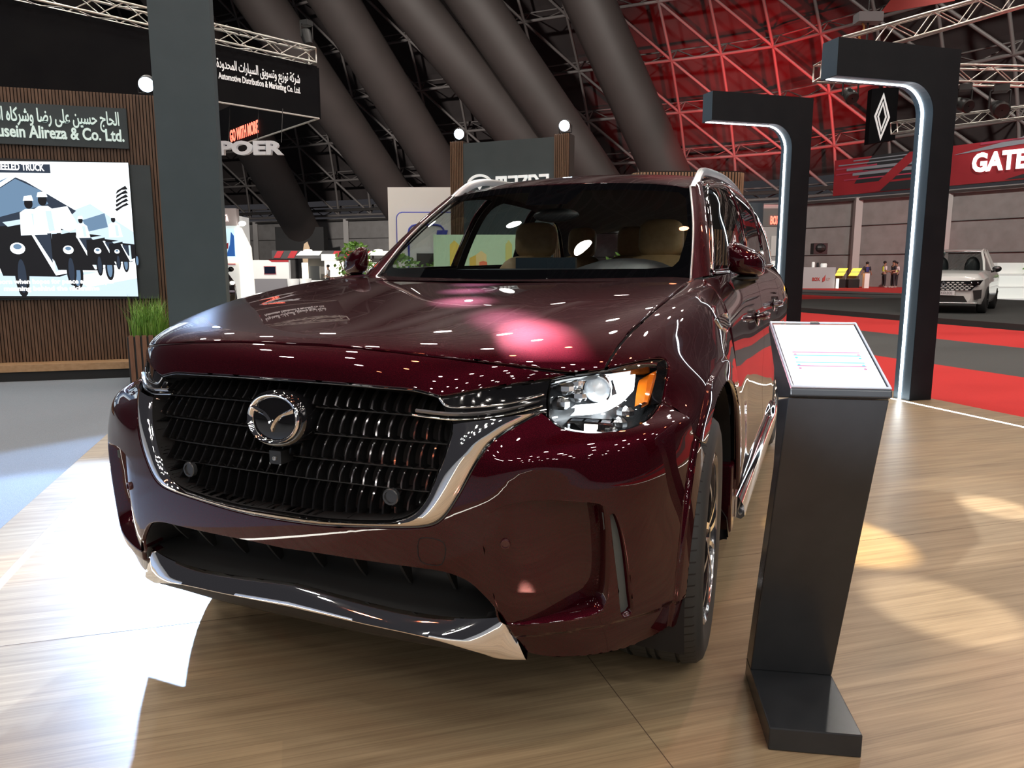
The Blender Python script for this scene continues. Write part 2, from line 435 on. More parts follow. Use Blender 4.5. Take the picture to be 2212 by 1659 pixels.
POCK = cr([(2.62, 3.22), (2.74, 3.5), (3.16, 3.62), (3.62, 3.58), (4.0, 3.5), (4.09, 3.38)], 4)+cr([(4.15, 3.12), (4.21, 2.62), (4.21, 2.26), (4.15, 2.04)], 4)+cr([(4.08, 1.98), (3.74, 1.88), (3.32, 1.8), (2.86, 1.78), (2.78, 2.14), (2.7, 2.68)], 4)
SLOT = cr([(4.17, 3.36), (4.24, 3.34), (4.42, 3.03), (4.6, 2.56), (4.79, 1.86)], 4)+cr([(4.72, 1.76), (4.57, 1.80), (4.43, 2.42), (4.28, 2.95)], 4)
SEAM_BF = [(4.92, 5.28), (5.64, 4.7), (5.96, 4.38), (6.4, 4.15), (7, 4.0)]
DOOR = cr([(3.9, 12.5), (4.5, 12.45), (4.86, 12.4), (5.34, 12.2), (5.7, 12.15), (6.3, 12.3), (7, 12.5)])
# bumper -------------------------------------------------------------------------------
LIP_DN = [(7, v) for v in np.arange(4.0, .61, -.2)]
half = CH_OUT[::-1]+LAMP_B[::-1][0:]+SEAM_BF[1:]+LIP_DN[1:]+BOT[::-1]+INTAKE[::-1][1:]
def sm(t): t = np.clip(t, 0, 1); return t*t*(3-2*t)
def bump_disp(u, v):
    a = np.abs(u); vv = np.interp(a, [p[0] for p in VAL], [p[1] for p in VAL])
    d = -.010*sm((vv-v)/.10)*sm((a-2.85)/.2)            # lower valance steps in
    d = d+.012*np.exp(-((v-4.25-.12*(a-3))/.33)**2)*sm((a-2.5)/.8)*(1-sm((a-5.6)/.8))   # shoulder line under the lamp
    return d+.011*sm((a-6.2)/.12)                        # arch flare
H2 = [POCK, SLOT]
panel('bumper', SH, both(half), PAINT, car, holes=[POCK, mirr(POCK), SLOT, mirr(SLOT)], disp=bump_disp, hole_thick=.065, inset=.0022)
def pock_disp(u, v):
    a = np.abs(u); return -.003-.052*sm((a-2.75)/1.35)
for s in (1, -1):
    q = POCK if s > 0 else mirr(POCK)
    panel('bumper_scoop', SH, q, PAINT, car, disp=pock_disp, inset=-.011, thick=.008)
    q = SLOT if s > 0 else mirr(SLOT)
    panel('air_slot', SH, q, GREYS, car, off=-.022, inset=-.010, thick=.01)
# fenders --------------------------------------------------------------------------------
lip = [(7, v) for v in np.arange(12.4, 4.05, -.2)]
fender = HOOD_S+DOOR[1:]+lip+SEAM_BF[::-1][1:]+LAMP_O[::-1][1:]+LAMP_T[::-1][1:]
fender = [p for i, p in enumerate(fender) if not (i >= len(fender)-len(LAMP_T)+1 and p[0] < 3.87)]
def fen_disp(u, v):
    a = np.abs(u); e = 6.25
    return .011*sm((a-e)/.12)
for s in (1, -1):
    panel('fender', SH, fender if s > 0 else mirr(fender), PAINT, car, disp=fen_disp, inset=.003)
# hood -----------------------------------------------------------------------------------
def hood_disp(u, v):
    a = np.abs(u); e = 2.15+.11*(v-7)
    return .0045*sm((a-e+.3)/.6)*sm((v-7.6)/2)*sm((12.4-v)/1.5)
panel('hood', SH, both(HOOD_F+[(3.86, 6.64)]+HOOD_S[1:]+[(3.5, 12.62), (2.5, 12.66), (0, 12.68)]), PAINT, car, disp=hood_disp, inset=.003)
panel('nose_panel', SH, both(GR_TOP+WING_T[1:]+LAMP_T[1:6]+HOOD_F[::-1]), PAINT, car, inset=.0026)
# dark strips added under the joints to blacken the gaps ------------------------------------------------------------
b = MB()
for s in (False, True):
    for L in (HOOD_F, HOOD_S, SEAM_BF, DOOR, WING_T): surf_tube(b, SH, L, .009, -.020, 6, 60, s)
b.build('joint_dark_backing', DEEP, car, True)
# grille -----------------------------------------------------------------------------------
b = MB()
top = resamp(GR_TOP, 40); bot = resamp(CH_IN[::-1], 40)
for s in (False, True):
    ribbon(b, SH, GR_TOP+[(2.16, 5.18)], CH_IN[::-1], [(0, -.004), (0, -.075), (.5, -.08), (1, -.075), (1, -.004)], 60, s)
b.build('grille_back', DEEP, car, True)
def gr_v(u, t):
    """height on the net of level t (0 top..1 bottom) at u"""
    vt = np.interp(abs(u), [p[0] for p in GR_TOP]+[2.16], [p[1] for p in GR_TOP]+[5.18])
    c = CH_IN[::-1]; vb = np.interp(abs(u), [p[0] for p in c], [p[1] for p in c])
    return vt+(vb-vt)*t, vt, vb
LEV = [0, .215, .43, .625, .79, 1.0]
b = MB(); NS = 14
LV = [6.12, 5.38, 4.62, 4.06, 3.70, 3.18]
for i in range(-NS, NS+1):
    for k in range(5):
        u0 = (i+(.5 if k % 2 else 0))*.150
        if abs(u0) > 2.13: continue
        _, vt, vb = gr_v(u0, 0)
        a = min(LV[k]-.02, vt-.05); c = max(LV[k+1]+.02, vb+.03)
        if a-c < .08: continue
        vs = np.linspace(a, c, 9); tt = np.linspace(0, 1, 9)
        depth = -.050+.034*tt**.8-.028*(tt > .96)
        sw = .022*np.sin(tt*3.1)
        w = .019
        pl = []
        for du_, do in ((-w, 0), (-w*.55, .007), (w*.55, .007), (w, 0)):
            p, _ = SH.at(np.full(9, u0+du_)-sw*(1 if u0 > 0 else -1), vs, depth+do-.006*0); pl.append([tuple(q) for q in p])
        for du_ in (w, -w):
            p, _ = SH.at(np.full(9, u0+du_*.9)-sw*(1 if u0 > 0 else -1), vs, depth-.03)
            pl.append([tuple(q) for q in p]) if du_ > 0 else pl.insert(0, [tuple(q) for q in p])
        b.gridm(pl, flip=False)
gb_ = MB()
for k in range(1, 5):
    for s in (False, True):
        us = np.linspace(0, 2.13, 60); pts = [(u, LV[k]) for u in us if gr_v(u, 0)[2]+.03 < LV[k] < gr_v(u, 0)[1]]
        if len(pts) > 3: surf_tube(gb_, SH, pts, .0022, -.042, 6, 70, s)
gb_.build('grille_wires', BLACKP, car, True)
b.build('grille_slats', mat('dark_chrome', (.065, .065, .07), .14, .9, .5), car, True, angle=50)
b = MB()
for s in (False, True):
    ribbon(b, SH, CH_IN, CH_OUT, [(0, -.06), (0, -.012), (.02, -.002), (.10, .006), (.30, .012), (.55, .010), (.82, .004), (.95, -.002), (1.0, -.010)], 110, s)
b.build('grille_chrome_frame', CHROME, car, True, angle=40)
b = MB()
for s in (False, True):
    surf_tube(b, SH, GR_TOP, .0035, -.004, 6, 50, s); surf_tube(b, SH, CH_OUT, .006, -.007, 6, 80, s)
b.build('grille_edge_trim', PIANO, car, True)
# wing lights beside the grille -------------------------------------------------------------
for s in (1, -1):
    q = WING_T+LAMP_I[::-1][1:]+[(3.22, 5.42)]+CH_OUT[0:1]+[(2.86, 5.35), (2.58, 5.26), (2.16, 5.18), (2.05, 5.55)]
    panel('wing_trim', SH, q if s > 0 else mirr(q), PIANO, car, off=-.010, thick=.03)
    b = MB()
    ribbon(b, SH, cr([(1.74, 5.59), (2.2, 5.53), (2.7, 5.63), (3.12, 5.81)]), cr([(1.74, 5.48), (2.2, 5.42), (2.7, 5.53), (3.10, 5.74)]), [(0, -.02), (0, .002), (.5, .007), (1, .002), (1, -.02)], 40, s < 0)
    b.build('signature_light_bar', mat('light_bar', (.22, .23, .25), .12, .5, 1.0), car, True, angle=40)
    b = MB()
    surf_tube(b, SH, cr([(1.98, 5.94), (2.08, 5.72), (2.3, 5.70), (2.8, 5.80), (3.16, 5.98)]), .0035, -.004, 6, 50, s < 0)
    surf_tube(b, SH, cr([(1.7, 5.40), (2.2, 5.32), (2.7, 5.42), (3.16, 5.64)]), .003, -.003, 6, 50, s < 0)
    b.build('wing_chrome_line', CHROME, car, True)
# headlamps ----------------------------------------------------------------------------------
LAMP = LAMP_T+LAMP_O[1:]+LAMP_B[1:]+LAMP_I[1:-1]
LBOX = mat('lamp_housing', (.03, .032, .035), .25, .3)
LREF = mat('lamp_reflector', (.75, .76, .78), .12, 1.0)
for s in (1, -1):
    q = LAMP if s > 0 else mirr(LAMP)
    hl_ = panel('headlamp', SH, q, LENS, car, off=-.001, thick=.006, inset=.003)
    b = MB(); ring = resamp(LAMP+LAMP[:1], 90); rows = []
    cu, cv = 4.1, 5.7
    for o, sc in ((-.004, 1.0), (-.04, .99), (-.075, .96), (-.085, .6), (-.088, .02)):
        uv = np.array([(cu+(a-cu)*sc, cv+(c-cv)*sc) for a, c in ring]); p, _ = SH.at(uv[:, 0], uv[:, 1], o)
        rows.append([(x*s, y, z) for x, y, z in p])
    b.gridm(rows, flip=(s > 0)); b.build('lamp_housing', LBOX, hl_, True)
    def lp(u, v, o):
        p, n_ = SH.at([u], [v], o); p = p[0]; n_ = n_[0]
        return Vector((p[0]*s, p[1], p[2])), Vector((n_[0]*s, n_[1], n_[2]))
    # black brow above the reflector and a bezel round the edge
    b = MB(); ribbon(b, SH, LAMP_T, [(a, c-.30) for a, c in LAMP_T], [(0, -.006), (.5, -.012), (1, -.03), (1, -.06)], 40, s < 0)
    ribbon(b, SH, LAMP_O, [(a-.17, c) for a, c in LAMP_O], [(0, -.006), (1, -.016), (1, -.06)], 30, s < 0)
    ribbon(b, SH, LAMP_B, [(a, c+.10) for a, c in LAMP_B], [(0, -.006), (1, -.014), (1, -.05)], 40, s < 0)
    b.build('lamp_bezel', PIANO, hl_, True, angle=40)
    fd = Vector((.12*s, -.985, -.02)).normalized()
    # upper projector
    c, _ = lp(3.86, 5.98, -.040)
    b = MB(); b.lathe([(.034, .012), (.038, .014), (.040, .0), (.036, -.05), (.02, -.07)], c, fd, 28); b.build('projector_ring', CHROME, hl_, True, angle=40)
    b = MB(); b.lathe([(.0005, .030), (.012, .027), (.022, .019), (.030, .005), (.033, -.004)], c, fd, 24)
    b.build('projector_lens', mat('projector_glass', (.75, .8, .85), .03, .2, 1.0, emit=.25, ecol=(.8, .9, 1)), hl_, True)
    # daylight running light, an L lying on its back
    b = MB()
    ribbon(b, SH, cr([(4.02, 6.34), (4.2, 6.36), (4.42, 6.32)]), cr([(4.10, 5.74), (4.26, 5.64), (4.40, 5.78)]), [(0, -.05), (0, -.020), (1, -.020), (1, -.05)], 20, s < 0)
    ribbon(b, SH, cr([(3.56, 5.60), (3.86, 5.58), (4.10, 5.70), (4.26, 5.66)]), cr([(3.56, 5.42), (3.86, 5.38), (4.16, 5.44), (4.40, 5.76)]), [(0, -.05), (0, -.022), (1, -.022), (1, -.05)], 30, s < 0)
    b.build('running_light', LEDW, hl_, False)
    # lower lamp
    c, _ = lp(3.84, 5.08, -.055)
    b = MB(); R_ = Matrix.Rotation(.12*s, 3, 'Z')
    b.box((-.055, -.012, -.020), (.055, .03, -.014), R_, c); b.box((-.055, -.012, .014), (.055, .03, .020), R_, c); b.box((-.055, .02, -.02), (.055, .03, .02), R_, c)
    for xx in (-.055, -.02, .02, .05): b.box((xx, -.012, -.02), (xx+.006, .03, .02), R_, c)
    b.build('lower_reflector', LREF, hl_)
    b = MB(); b.ball(c+fd*.005, .014, 14, 8, (1.2, .5, .9)); b.build('lower_bulb', mat('lamp_glow', (1, .95, .85), .3, emit=3.5, ecol=(1, .93, .8)), hl_, True)
    # inner reflectors with facets
    for (u, v) in ((3.5, 6.1), (3.45, 5.75), (3.62, 6.25), (3.52, 5.05), (4.3, 5.1), (4.45, 5.3), (3.66, 5.9), (4.12, 5.0)):
        c, n_ = lp(u, v, -.06); b = MB(); b.ball(c, .019, 7, 5, (1.3, .8, 1)); b.build('lamp_facet', LREF, hl_)
    # amber side reflector
    q = cr([(4.60, 5.38), (4.64, 5.82), (4.70, 6.20), (4.80, 6.30)], 4)+cr([(4.84, 6.2), (4.80, 5.86), (4.72, 5.46), (4.66, 5.28)], 4)
    b = MB(); A_ = cr([(4.60, 5.38), (4.64, 5.82), (4.68, 6.18), (4.80, 6.30)]); B_ = cr([(4.68, 5.30), (4.75, 5.6), (4.82, 6.0), (4.84, 6.28)])
    ribbon(b, SH, A_, B_, [(0, -.05), (0, -.016), (.5, -.010), (1, -.014), (1, -.04)], 24, s < 0)
    b.build('amber_reflector', AMBER, hl_, True, angle=40)
# lower intake, chrome skid, chin -------------------------------------------------------------
IN2 = [p for p in INTAKE if p[1] > 1.3]
b = MB()
for s in (False, True):
    A_ = SK_T; B_ = IN2
    ribbon(b, SH, A_, B_, [(0, -.03), (.12, -.07), (.25, -.12), (.45, -.15), (.75, -.14), (1, -.06), (1, -.012)], 60, s)
b.build('intake_duct', BLACKP, car, True)
for u in (-2.3, -1.7, -1.1, -.5, .2, .8, 1.4, 2.0):
    b = MB(); vs = np.linspace(1.9, 2.55, 6); p, _ = SH.at(np.full(6, u), vs, -.11); q, _ = SH.at(np.full(6, u), vs, -.05-.05*np.linspace(1, 0, 6))
    b.add([(x+dx, y, z) for dx in (-.004, .004) for L in (p, q) for x, y, z in L], [(i, i+1, i+7, i+6) for i in range(5)]+[(i+12, i+18, i+19, i+13) for i in range(5)]+[(6+i, 7+i, 19+i, 18+i) for i in range(5)])
    b.build('intake_fin', BLACKP, car)
b = MB()
for s in (False, True):
    ribbon(b, SH, SK_B, SK_T+[(2.92, 1.38)], [(0, -.02), (0, .006), (.06, .012), (.14, .012), (.4, .004), (.8, -.012), (1, -.026), (1, -.05)], 90, s)
b.build('chrome_skid_trim', CHROME, car, True, angle=40)
CHIN = cr([(0, .3), (1.5, .24), (2.3, .22), (2.75, .3), (3.06, .40)])
b = MB()
for s in (False, True):
    ribbon(b, SH, SK_B, CHIN, [(0, .004), (.3, .002), (.7, -.012), (1, -.04), (1, -.12)], 70, s)
b.build('chin', BLACKP, car, True)
# small round parking sensors, camera, towing cover ---------------------------------------------
def disc_on(name, u, v, r, m, parent, ring=True, off=0.0):
    p, n_ = SH.at([u], [v], off); b = MB()
    b.lathe([(r, -.01), (r, .001), (r*.9, .003), (r*.72, .003), (r*.68, -.001), (.0005, -.001)], p[0], n_[0], 24)
    return b.build(name, m, parent, True, angle=40)
for s in (1, -1):
    disc_on('parking_sensor', 2.9*s, 3.1, .012, mat('sensor_maroon', (.06, .01, .015), .25, .4, 1.0), car)
    disc_on('grille_sensor', 1.44*s, 3.62, .021, mat('sensor_black', (.03, .032, .035), .25), car, off=-.012)
p, _ = SH.at([0], [4.08], -.006)
b = MB(); b.box((-.018, -.012, -.017), (.018, .05, .017), None, p[0]); b.build('front_camera', BLACKP, car)
disc_on('camera_lens', 0, 4.06, .006, SATIN, car, off=.008)
CAPO = cr([(1.80, 3.10), (1.88, 3.125), (2.02, 3.115), (2.10, 3.08)], 3)+cr([(2.125, 3.0), (2.10, 2.86), (2.06, 2.76)], 3)+cr([(2.0, 2.735), (1.88, 2.735), (1.8, 2.77)], 3)+cr([(1.775, 2.85), (1.775, 3.0)], 3)
b = MB(); q = np.array(CAPO+CAPO[:1]); p, _ = SH.at(q[:, 0], q[:, 1], bump_disp(q[:, 0], q[:, 1])+.0003); b.tube([tuple(x) for x in p], .0012, 5)
b.build('towing_cover_joint', DEEP, car)
# round emblem: oval ring with a wing-shaped V -------------------------------------------------
ec, en = SH.at([0], [4.98], .004); ec = Vector(ec[0]); en = Vector(en[0]); ex = Vector((1, 0, 0)); ey = en.cross(ex).normalized()*1
if ey.z < 0: ey = -ey
def ov(a, k=1.0):
    x = .0800*k*math.cos(a); y = .0665*k*math.sin(a); y *= 1+.06*math.cos(2*a); return x, y
b = MB(); rows = []
for k, o in ((1.16, -.05), (1.16, -.004), (1.10, .004), (1.0, .006), (.5, .010), (.01, .011)):
    rows.append([ec+ex*ov(a, k)[0]+ey*ov(a, k)[1]+en*o for a in np.linspace(0, 2*math.pi, 48, endpoint=False)])
b.gridm(rows, close_u=True); emb = b.build('emblem', PIANO, car, True, angle=50)
b = MB(); rows = []
for k, o in ((1.02, .002), (1.01, .014), (.96, .018), (.88, .016), (.83, .008)):
    rows.append([ec+ex*ov(a, k)[0]+ey*ov(a, k)[1]+en*o for a in np.linspace(0, 2*math.pi, 56, endpoint=False)])
b.gridm(rows, close_u=True); b.build('emblem_ring', CHROME, emb, True, angle=50)
b = MB()
for s in (1, -1):
    lo = cr([(0, -.034), (.008, -.014), (.024, .004), (.044, .012), (.063, .018)], 4)
    hi = cr([(0, -.012), (.006, -.002), (.022, .014), (.044, .024), (.069, .036)], 4)
    md = [((x1+x2)/2, (y1+y2)/2) for (x1, y1), (x2, y2) in zip(lo, hi)]
    b.gridm([[ec+ex*x*s+ey*y+en*o for x, y in L] for L, o in ((lo, .009), (lo, .014), (md, .020), (hi, .014), (hi, .009))], flip=s < 0)
b.build('emblem_wings', CHROME, emb, False)
# ---------------------------------------------------------------- doors, rear body, roof, glass
SIDE_NET = []
for y, xs, zs in (
    (1.40, (.955, .975, .987, .979, .967, .944, .905, .835), (.26, .34, .50, .70, .85, 1.0, 1.115, 1.195)),
    (1.90, (.955, .976, .990, .980, .966, .942, .915, .868), (.26, .34, .50, .70, .85, 1.0, 1.125, 1.212)),
    (2.40, (.955, .976, .990, .981, .968, .946, .920, .876), (.26, .34, .50, .70, .86, 1.01, 1.135, 1.22)),
    (3.00, (.955, .976, .990, .983, .973, .955, .930, .882), (.26, .34, .50, .70, .87, 1.02, 1.145, 1.228)),
    (3.50, (.955, .976, .991, .988, .982, .968, .940, .886), (.26, .34, .50, .70, .88, 1.03, 1.152, 1.236)),
    (4.00, (.950, .974, .992, .996, .995, .983, .948, .888), (.26, .34, .50, .70, .89, 1.04, 1.16, 1.245)),
    (4.45, (.940, .966, .988, .996, .998, .985, .945, .882), (.27, .35, .51, .71, .90, 1.05, 1.168, 1.252)),
    (4.80, (.91, .935, .955, .965, .968, .955, .915, .855), (.30, .38, .53, .72, .91, 1.06, 1.175, 1.26)),
    (5.02, (.80, .82, .84, .855, .862, .85, .815, .77), (.36, .42, .55, .73, .92, 1.06, 1.175, 1.262))):
    SIDE_NET.append([(x, y, z) for x, z in zip(xs, zs)])
SB = Surf(SIDE_NET, sg=-1)
_gu, _gv = np.meshgrid(np.linspace(0, 7, 141), np.linspace(0, 8, 321)); _gp = SB.pos(_gu.ravel(), _gv.ravel())
def sb_uv(y, z):
    i = np.argmin((_gp[:, 1]-y)**2+(_gp[:, 2]-z)**2); return float(_gu.ravel()[i]), float(_gv.ravel()[i])
arch = [sb_uv(4.02-.495*math.cos(a), .39+.495*math.sin(a)) for a in np.linspace(-.18, math.pi+.1, 30)]
def vline(y, z0, z1, n=8): return [sb_uv(y, z) for z in np.linspace(z0, z1, n)]
belt = lambda y0, y1: [(7, sb_uv(y, 1.22)[1]) for y in np.linspace(y0, y1, 8)]
sill = lambda y0, y1: [(.15, sb_uv(y, .30)[1]) for y in np.linspace(y0, y1, 8)]
fd_ = [(.15, .03)]+[(u, .03) for u in np.linspace(.5, 7, 10)]+[(7, v) for v in np.linspace(.3, 2.5, 8)]+[(u, 2.53) for u in np.linspace(7, .15, 10)]+[(.15, v) for v in np.linspace(2.3, .3, 8)]
def cyc(L):                                                     # drop repeats
    out = [L[0]]
    for p in L[1:]:
        if abs(p[0]-out[-1][0])+abs(p[1]-out[-1][1]) > 1e-3: out.append(p)
    return out
aF = [p for p in arch if p[1] < sb_uv(3.80, .8)[1]]
rd_ = cyc([(u, 2.53) for u in np.linspace(.15, 7, 10)]+[(7, v) for v in np.linspace(2.8, 4.55, 7)]+[(5.5, 4.58), (4.6, 4.6)]+aF[::-1]+[(.15, aF[0][1]-.03)]+[(.15, v) for v in np.linspace(3.6, 2.7, 6)])
aR = [p for p in arch if p[1] >= sb_uv(3.80, .8)[1]-.01]
qp_ = cyc([aF[-1], (4.6, 4.6), (5.5, 4.58), (7, 4.55)]+[(7, v) for v in np.linspace(4.8, 8, 12)]+[(u, 8) for u in np.linspace(6.5, .3, 10)]+[(.2, v) for v in np.linspace(7.8, arch[-1][1]+.1, 6)]+aR[::-1])
def door_disp(u, v):
    return -.016*np.exp(-((u-2.6)/1.0)**2)*sm((v-.3)/.8)*sm((4.6-v)/.8)
for s in (False, True):
    for nm, q in (('front_door', fd_), ('rear_door', rd_), ('rear_quarter', qp_)):
        o = panel(nm, SB, q, PAINT, car, mx=s, disp=door_disp, su=.15, sv=.45, dv=.08, du=.18)
        if nm == 'front_door': FDOOR = o
        if nm != 'rear_quarter':
            b = MB(); sx = -1 if s else 1
            hy = 2.45 if nm == 'front_door' else 3.42
            p = Vector((.958*sx, hy, 1.0)) if nm == 'front_door' else Vector((.972*sx, hy, 1.02))
            b.tube([p+Vector((sx*a, t, z)) for a, t, z in ((-.004, -.12, 0), (.022, -.10, .004), (.034, -.03, .008), (.034, .05, .008), (.022, .10, .004), (-.004, .12, 0))], [.010, .014, .016, .016, .014, .010], 8)
            b.build('door_handle', PAINT, o, True)
            b = MB(); b.ball(p+Vector((-.004*sx, 0, -.01)), .05, 14, 8, (.18, 1.3, .8)); b.build('handle_recess', PIANO, o, True)
            b = MB(); b.tube([p+Vector((sx*a, t, z)) for a, t, z in ((.026, -.10, -.012), (.046, -.03, -.008), (.046, .05, -.008), (.026, .10, -.012))], .003, 6); b.build('handle_chrome', CHROME, o, True)
# chrome sill strip, dark rocker
for s in (1, -1):
    b = MB(); b.prism([(1.325, .52), (1.345, .36), (1.37, .245), (1.45, .225), (1.45, .52)], (.72*s, 0, 0), (0, 1, 0), (0, 0, 1), (.258*s, 0, 0)); o = b.build('fender_end', PAINT, car); md = o.modifiers.new('edge', 'BEVEL'); md.width = .012; md.segments = 3
    b = MB(); ys = np.linspace(1.46, 3.52, 24)
    def pr(y):
        k = .04*sm((y-3.2)/.3)
        return [(s*a, y, z+k) for a, z in ((.955, .288), (1.003, .276), (1.017, .290), (1.012, .330), (.992, .362), (.968, .368))]
    b.gridm([pr(y) for y in ys], flip=(s > 0)); b.add(pr(ys[0]), [tuple(range(6))]); b.add(pr(ys[-1]), [tuple(range(6))]); b.build('chrome_sill_strip', CHROME, car, True, angle=50)
    b = MB(); b.gridm([[(s*a, y, z) for a, z in ((.93, .36), (.962, .31), (.972, .24), (.93, .215), (.6, .21))] for y in np.linspace(1.34, 3.56, 8)], flip=(s > 0)); b.build('rocker', BLACKP, car)
    # fender vent badge
    VP = resamp([(5.40, 9.95), (5.22, 11.95), (5.42, 12.02), (5.64, 10.95), (5.60, 10.2), (5.40, 9.95)], 26)[:-1]; vc = VP.mean(0)
    def vr(k, o):
        q = vc+(VP-vc)*k; p, _ = SH.at(q[:, 0], q[:, 1], o); return [(x*s, y, z) for x, y, z in p]
    bb = MB(); bb.gridm([vr(1, -.01), vr(1, .004), (vr(.9, .007)), vr(.82, .005), vr(.78, -.004)], close_u=True, flip=(s < 0)); vb = bb.build('fender_vent', CHROME, car, True, angle=40)
    bb = MB(); bb.gridm([vr(.79, -.003), vr(.4, -.003), vr(.01, -.003)], close_u=True, flip=(s < 0))
    for k in np.linspace(5.34, 5.58, 5):
        vv = np.linspace(10.4, 11.7, 6); ok = inpoly(np.full(6, k), vv, vc+(VP-vc)*.8)
        if ok.sum() > 1: p, _ = SH.at(np.full(6, k)[ok], vv[ok], .002); bb.tube([(x*s, y, z) for x, y, z in p], .003, 5)
    bb.build('vent_mesh', BLACKP, vb)
# cabin side: belt line up to the roof rail
CAB_NET = [
 [(.818, 1.69, 1.203), (.785, 1.88, 1.335), (.728, 2.12, 1.50), (.662, 2.38, 1.658)],
 [(.868, 2.25, 1.213), (.832, 2.38, 1.38), (.765, 2.56, 1.57), (.672, 2.75, 1.700)],
 [(.880, 2.98, 1.226), (.848, 3.02, 1.39), (.786, 3.08, 1.585), (.698, 3.14, 1.710)],
 [(.885, 3.68, 1.238), (.855, 3.70, 1.40), (.797, 3.74, 1.585), (.712, 3.78, 1.692)],
 [(.886, 4.32, 1.25), (.858, 4.34, 1.39), (.805, 4.37, 1.53), (.716, 4.38, 1.632)],
 [(.840, 4.86, 1.262), (.815, 4.86, 1.36), (.765, 4.86, 1.46), (.690, 4.84, 1.535)]]
CB = Surf(CAB_NET, sg=-1)
def w_(v0, v1, u0=.18, u1=2.62, sl=0.0):
    return cr([(u0, v0), (1.2, v0+.02), (2.2, v0+.06), (u1, v0+.22)], 4)+cr([(u1, v0+.4), (u1, v1-.2)], 4)+cr([(u1-.05, v1-.04), (1.5, v1+sl*.5), (u0, v1+sl)], 4)
W1 = w_(.10, 1.60, .18, 2.66); W2 = w_(1.74, 2.98); W3 = cr([(.18, 3.10), (1.2, 3.12), (2.2, 3.12), (2.62, 3.2)], 4)+cr([(2.60, 3.5), (2.3, 3.95), (1.5, 4.35), (.18, 4.72)], 4)
for s in (False, True):
    panel('cabin_frame', CB, [(0.02, 0)]+[(u, 0) for u in np.linspace(.5, 3, 8)]+[(3, v) for v in np.linspace(.3, 5, 18)]+[(u, 5) for u in np.linspace(2.5, 0.02, 6)]+[(.02, v) for v in np.linspace(4.7, .3, 18)], PAINT, car, holes=[W1, W2, W3], mx=s, su=.18, sv=.55, du=.18, dv=.08, thick=.03, inset=0, hole_thick=.008)
    panel('pillar_trim', CB, [(0.02, 0.02)]+[(u, 0.02) for u in np.linspace(.5, 2.98, 8)]+[(2.98, v) for v in np.linspace(.3, 4.95, 18)]+[(u, 4.97) for u in np.linspace(2.5, 0.02, 6)]+[(.02, v) for v in np.linspace(4.7, .3, 18)], HEADL, car, holes=[W1, W2, W3], mx=s, su=.18, sv=.55, du=.18, dv=.08, thick=.004, inset=.006, off=-.034)
    for q in (W1, W2, W3): panel('side_window', CB, q, TINT, car, off=-.006, inset=-.003, thick=.003, mx=s, su=.18, sv=.55, du=.25, dv=.1)
    b = MB()
    for v in (1.67, 3.04): ribbon(b, CB, [(.15, v-.075), (2.7, v-.01)], [(.15, v+.075), (2.7, v+.10)], [(0, -.01), (0, .0035), (1, .0035), (1, -.01)], 16, s); b.build('pillar_cover', PIANO, car, True, angle=40); b = MB()
    ribbon(b, CB, [(.10, .0), (2.8, .02)], [(.10, .13), (2.7, .22)], [(0, .002), (1, .0035), (1, -.01)], 20, s)
    b.build('pillar_cover', PIANO, car, True, angle=40)
    b = MB(); surf_tube(b, CB, cr([(.12, .02), (1.2, .06), (2.2, .10), (2.72, .26), (2.74, .6), (2.74, 2), (2.72, 3.2), (2.45, 3.95), (1.6, 4.48), (.10, 4.92)], 8), .0085, .003, 8, 120, s)
    b.build('window_chrome', CHROME, car, True)
    b = MB(); surf_tube(b, CB, [(.06, .03), (.06, 4.95)], .009, .004, 8, 60, s); b.build('belt_chrome', CHROME, car, True)
    # roof rail
    b = MB(); rp = cr([(.640, 2.26, 1.612), (.640, 2.36, 1.662), (.634, 2.52, 1.722), (.632, 2.75, 1.752), (.655, 3.3, 1.772), (.668, 3.9, 1.752), (.665, 4.35, 1.70), (.655, 4.52, 1.645)], 6)
    sx = -1 if s else 1; rows = []
    for i, p in enumerate(rp):
        p = Vector(p); hgt = .032 if 2.4 < p.y < 4.4 else .022
        rows.append([p+Vector((dx, 0, dz)) for dx, dz in ((.017, -hgt), (.019, -.005), (.010, .008), (-.008, .008), (-.016, -.004), (-.017, -hgt))])
    b.gridm([[(q.x*sx, q.y, q.z) for q in r] for r in rows], flip=(sx > 0)); b.build('roof_rail', SATIN, car, True, angle=40)
# A-pillars and windscreen
def wsx(t):                                                     # windscreen edge, base to header
    return np.array(cr([(.748, 1.655, 1.186), (.705, 1.935, 1.405), (.630, 2.262, 1.616)], 10))
WE = wsx(0); WS_NET = []
for i in range(0, 21, 4):
    x, y, z = WE[i]; t = i/20; yc = y-(.235-.16*t); zc = z+.004+.030*t
    WS_NET.append([(0, yc, zc), (x*.35, yc+(y-yc)*.09, zc-.001), (x*.68, yc+(y-yc)*.40, zc-(zc-z)*.3), (x*.88, yc+(y-yc)*.72, zc-(zc-z)*.7), (x, y, z)])
WS = Surf(WS_NET, sym=True)
panel('windscreen', WS, both([(0, 0), (1, 0), (2, 0), (3, 0), (4, 0), (4, 1), (4, 2), (4, 3), (4, 4), (4, 5), (3, 5), (2, 5), (1, 5), (0, 5)]), GLASS, car, inset=0, thick=.004, off=.002)
b = MB()
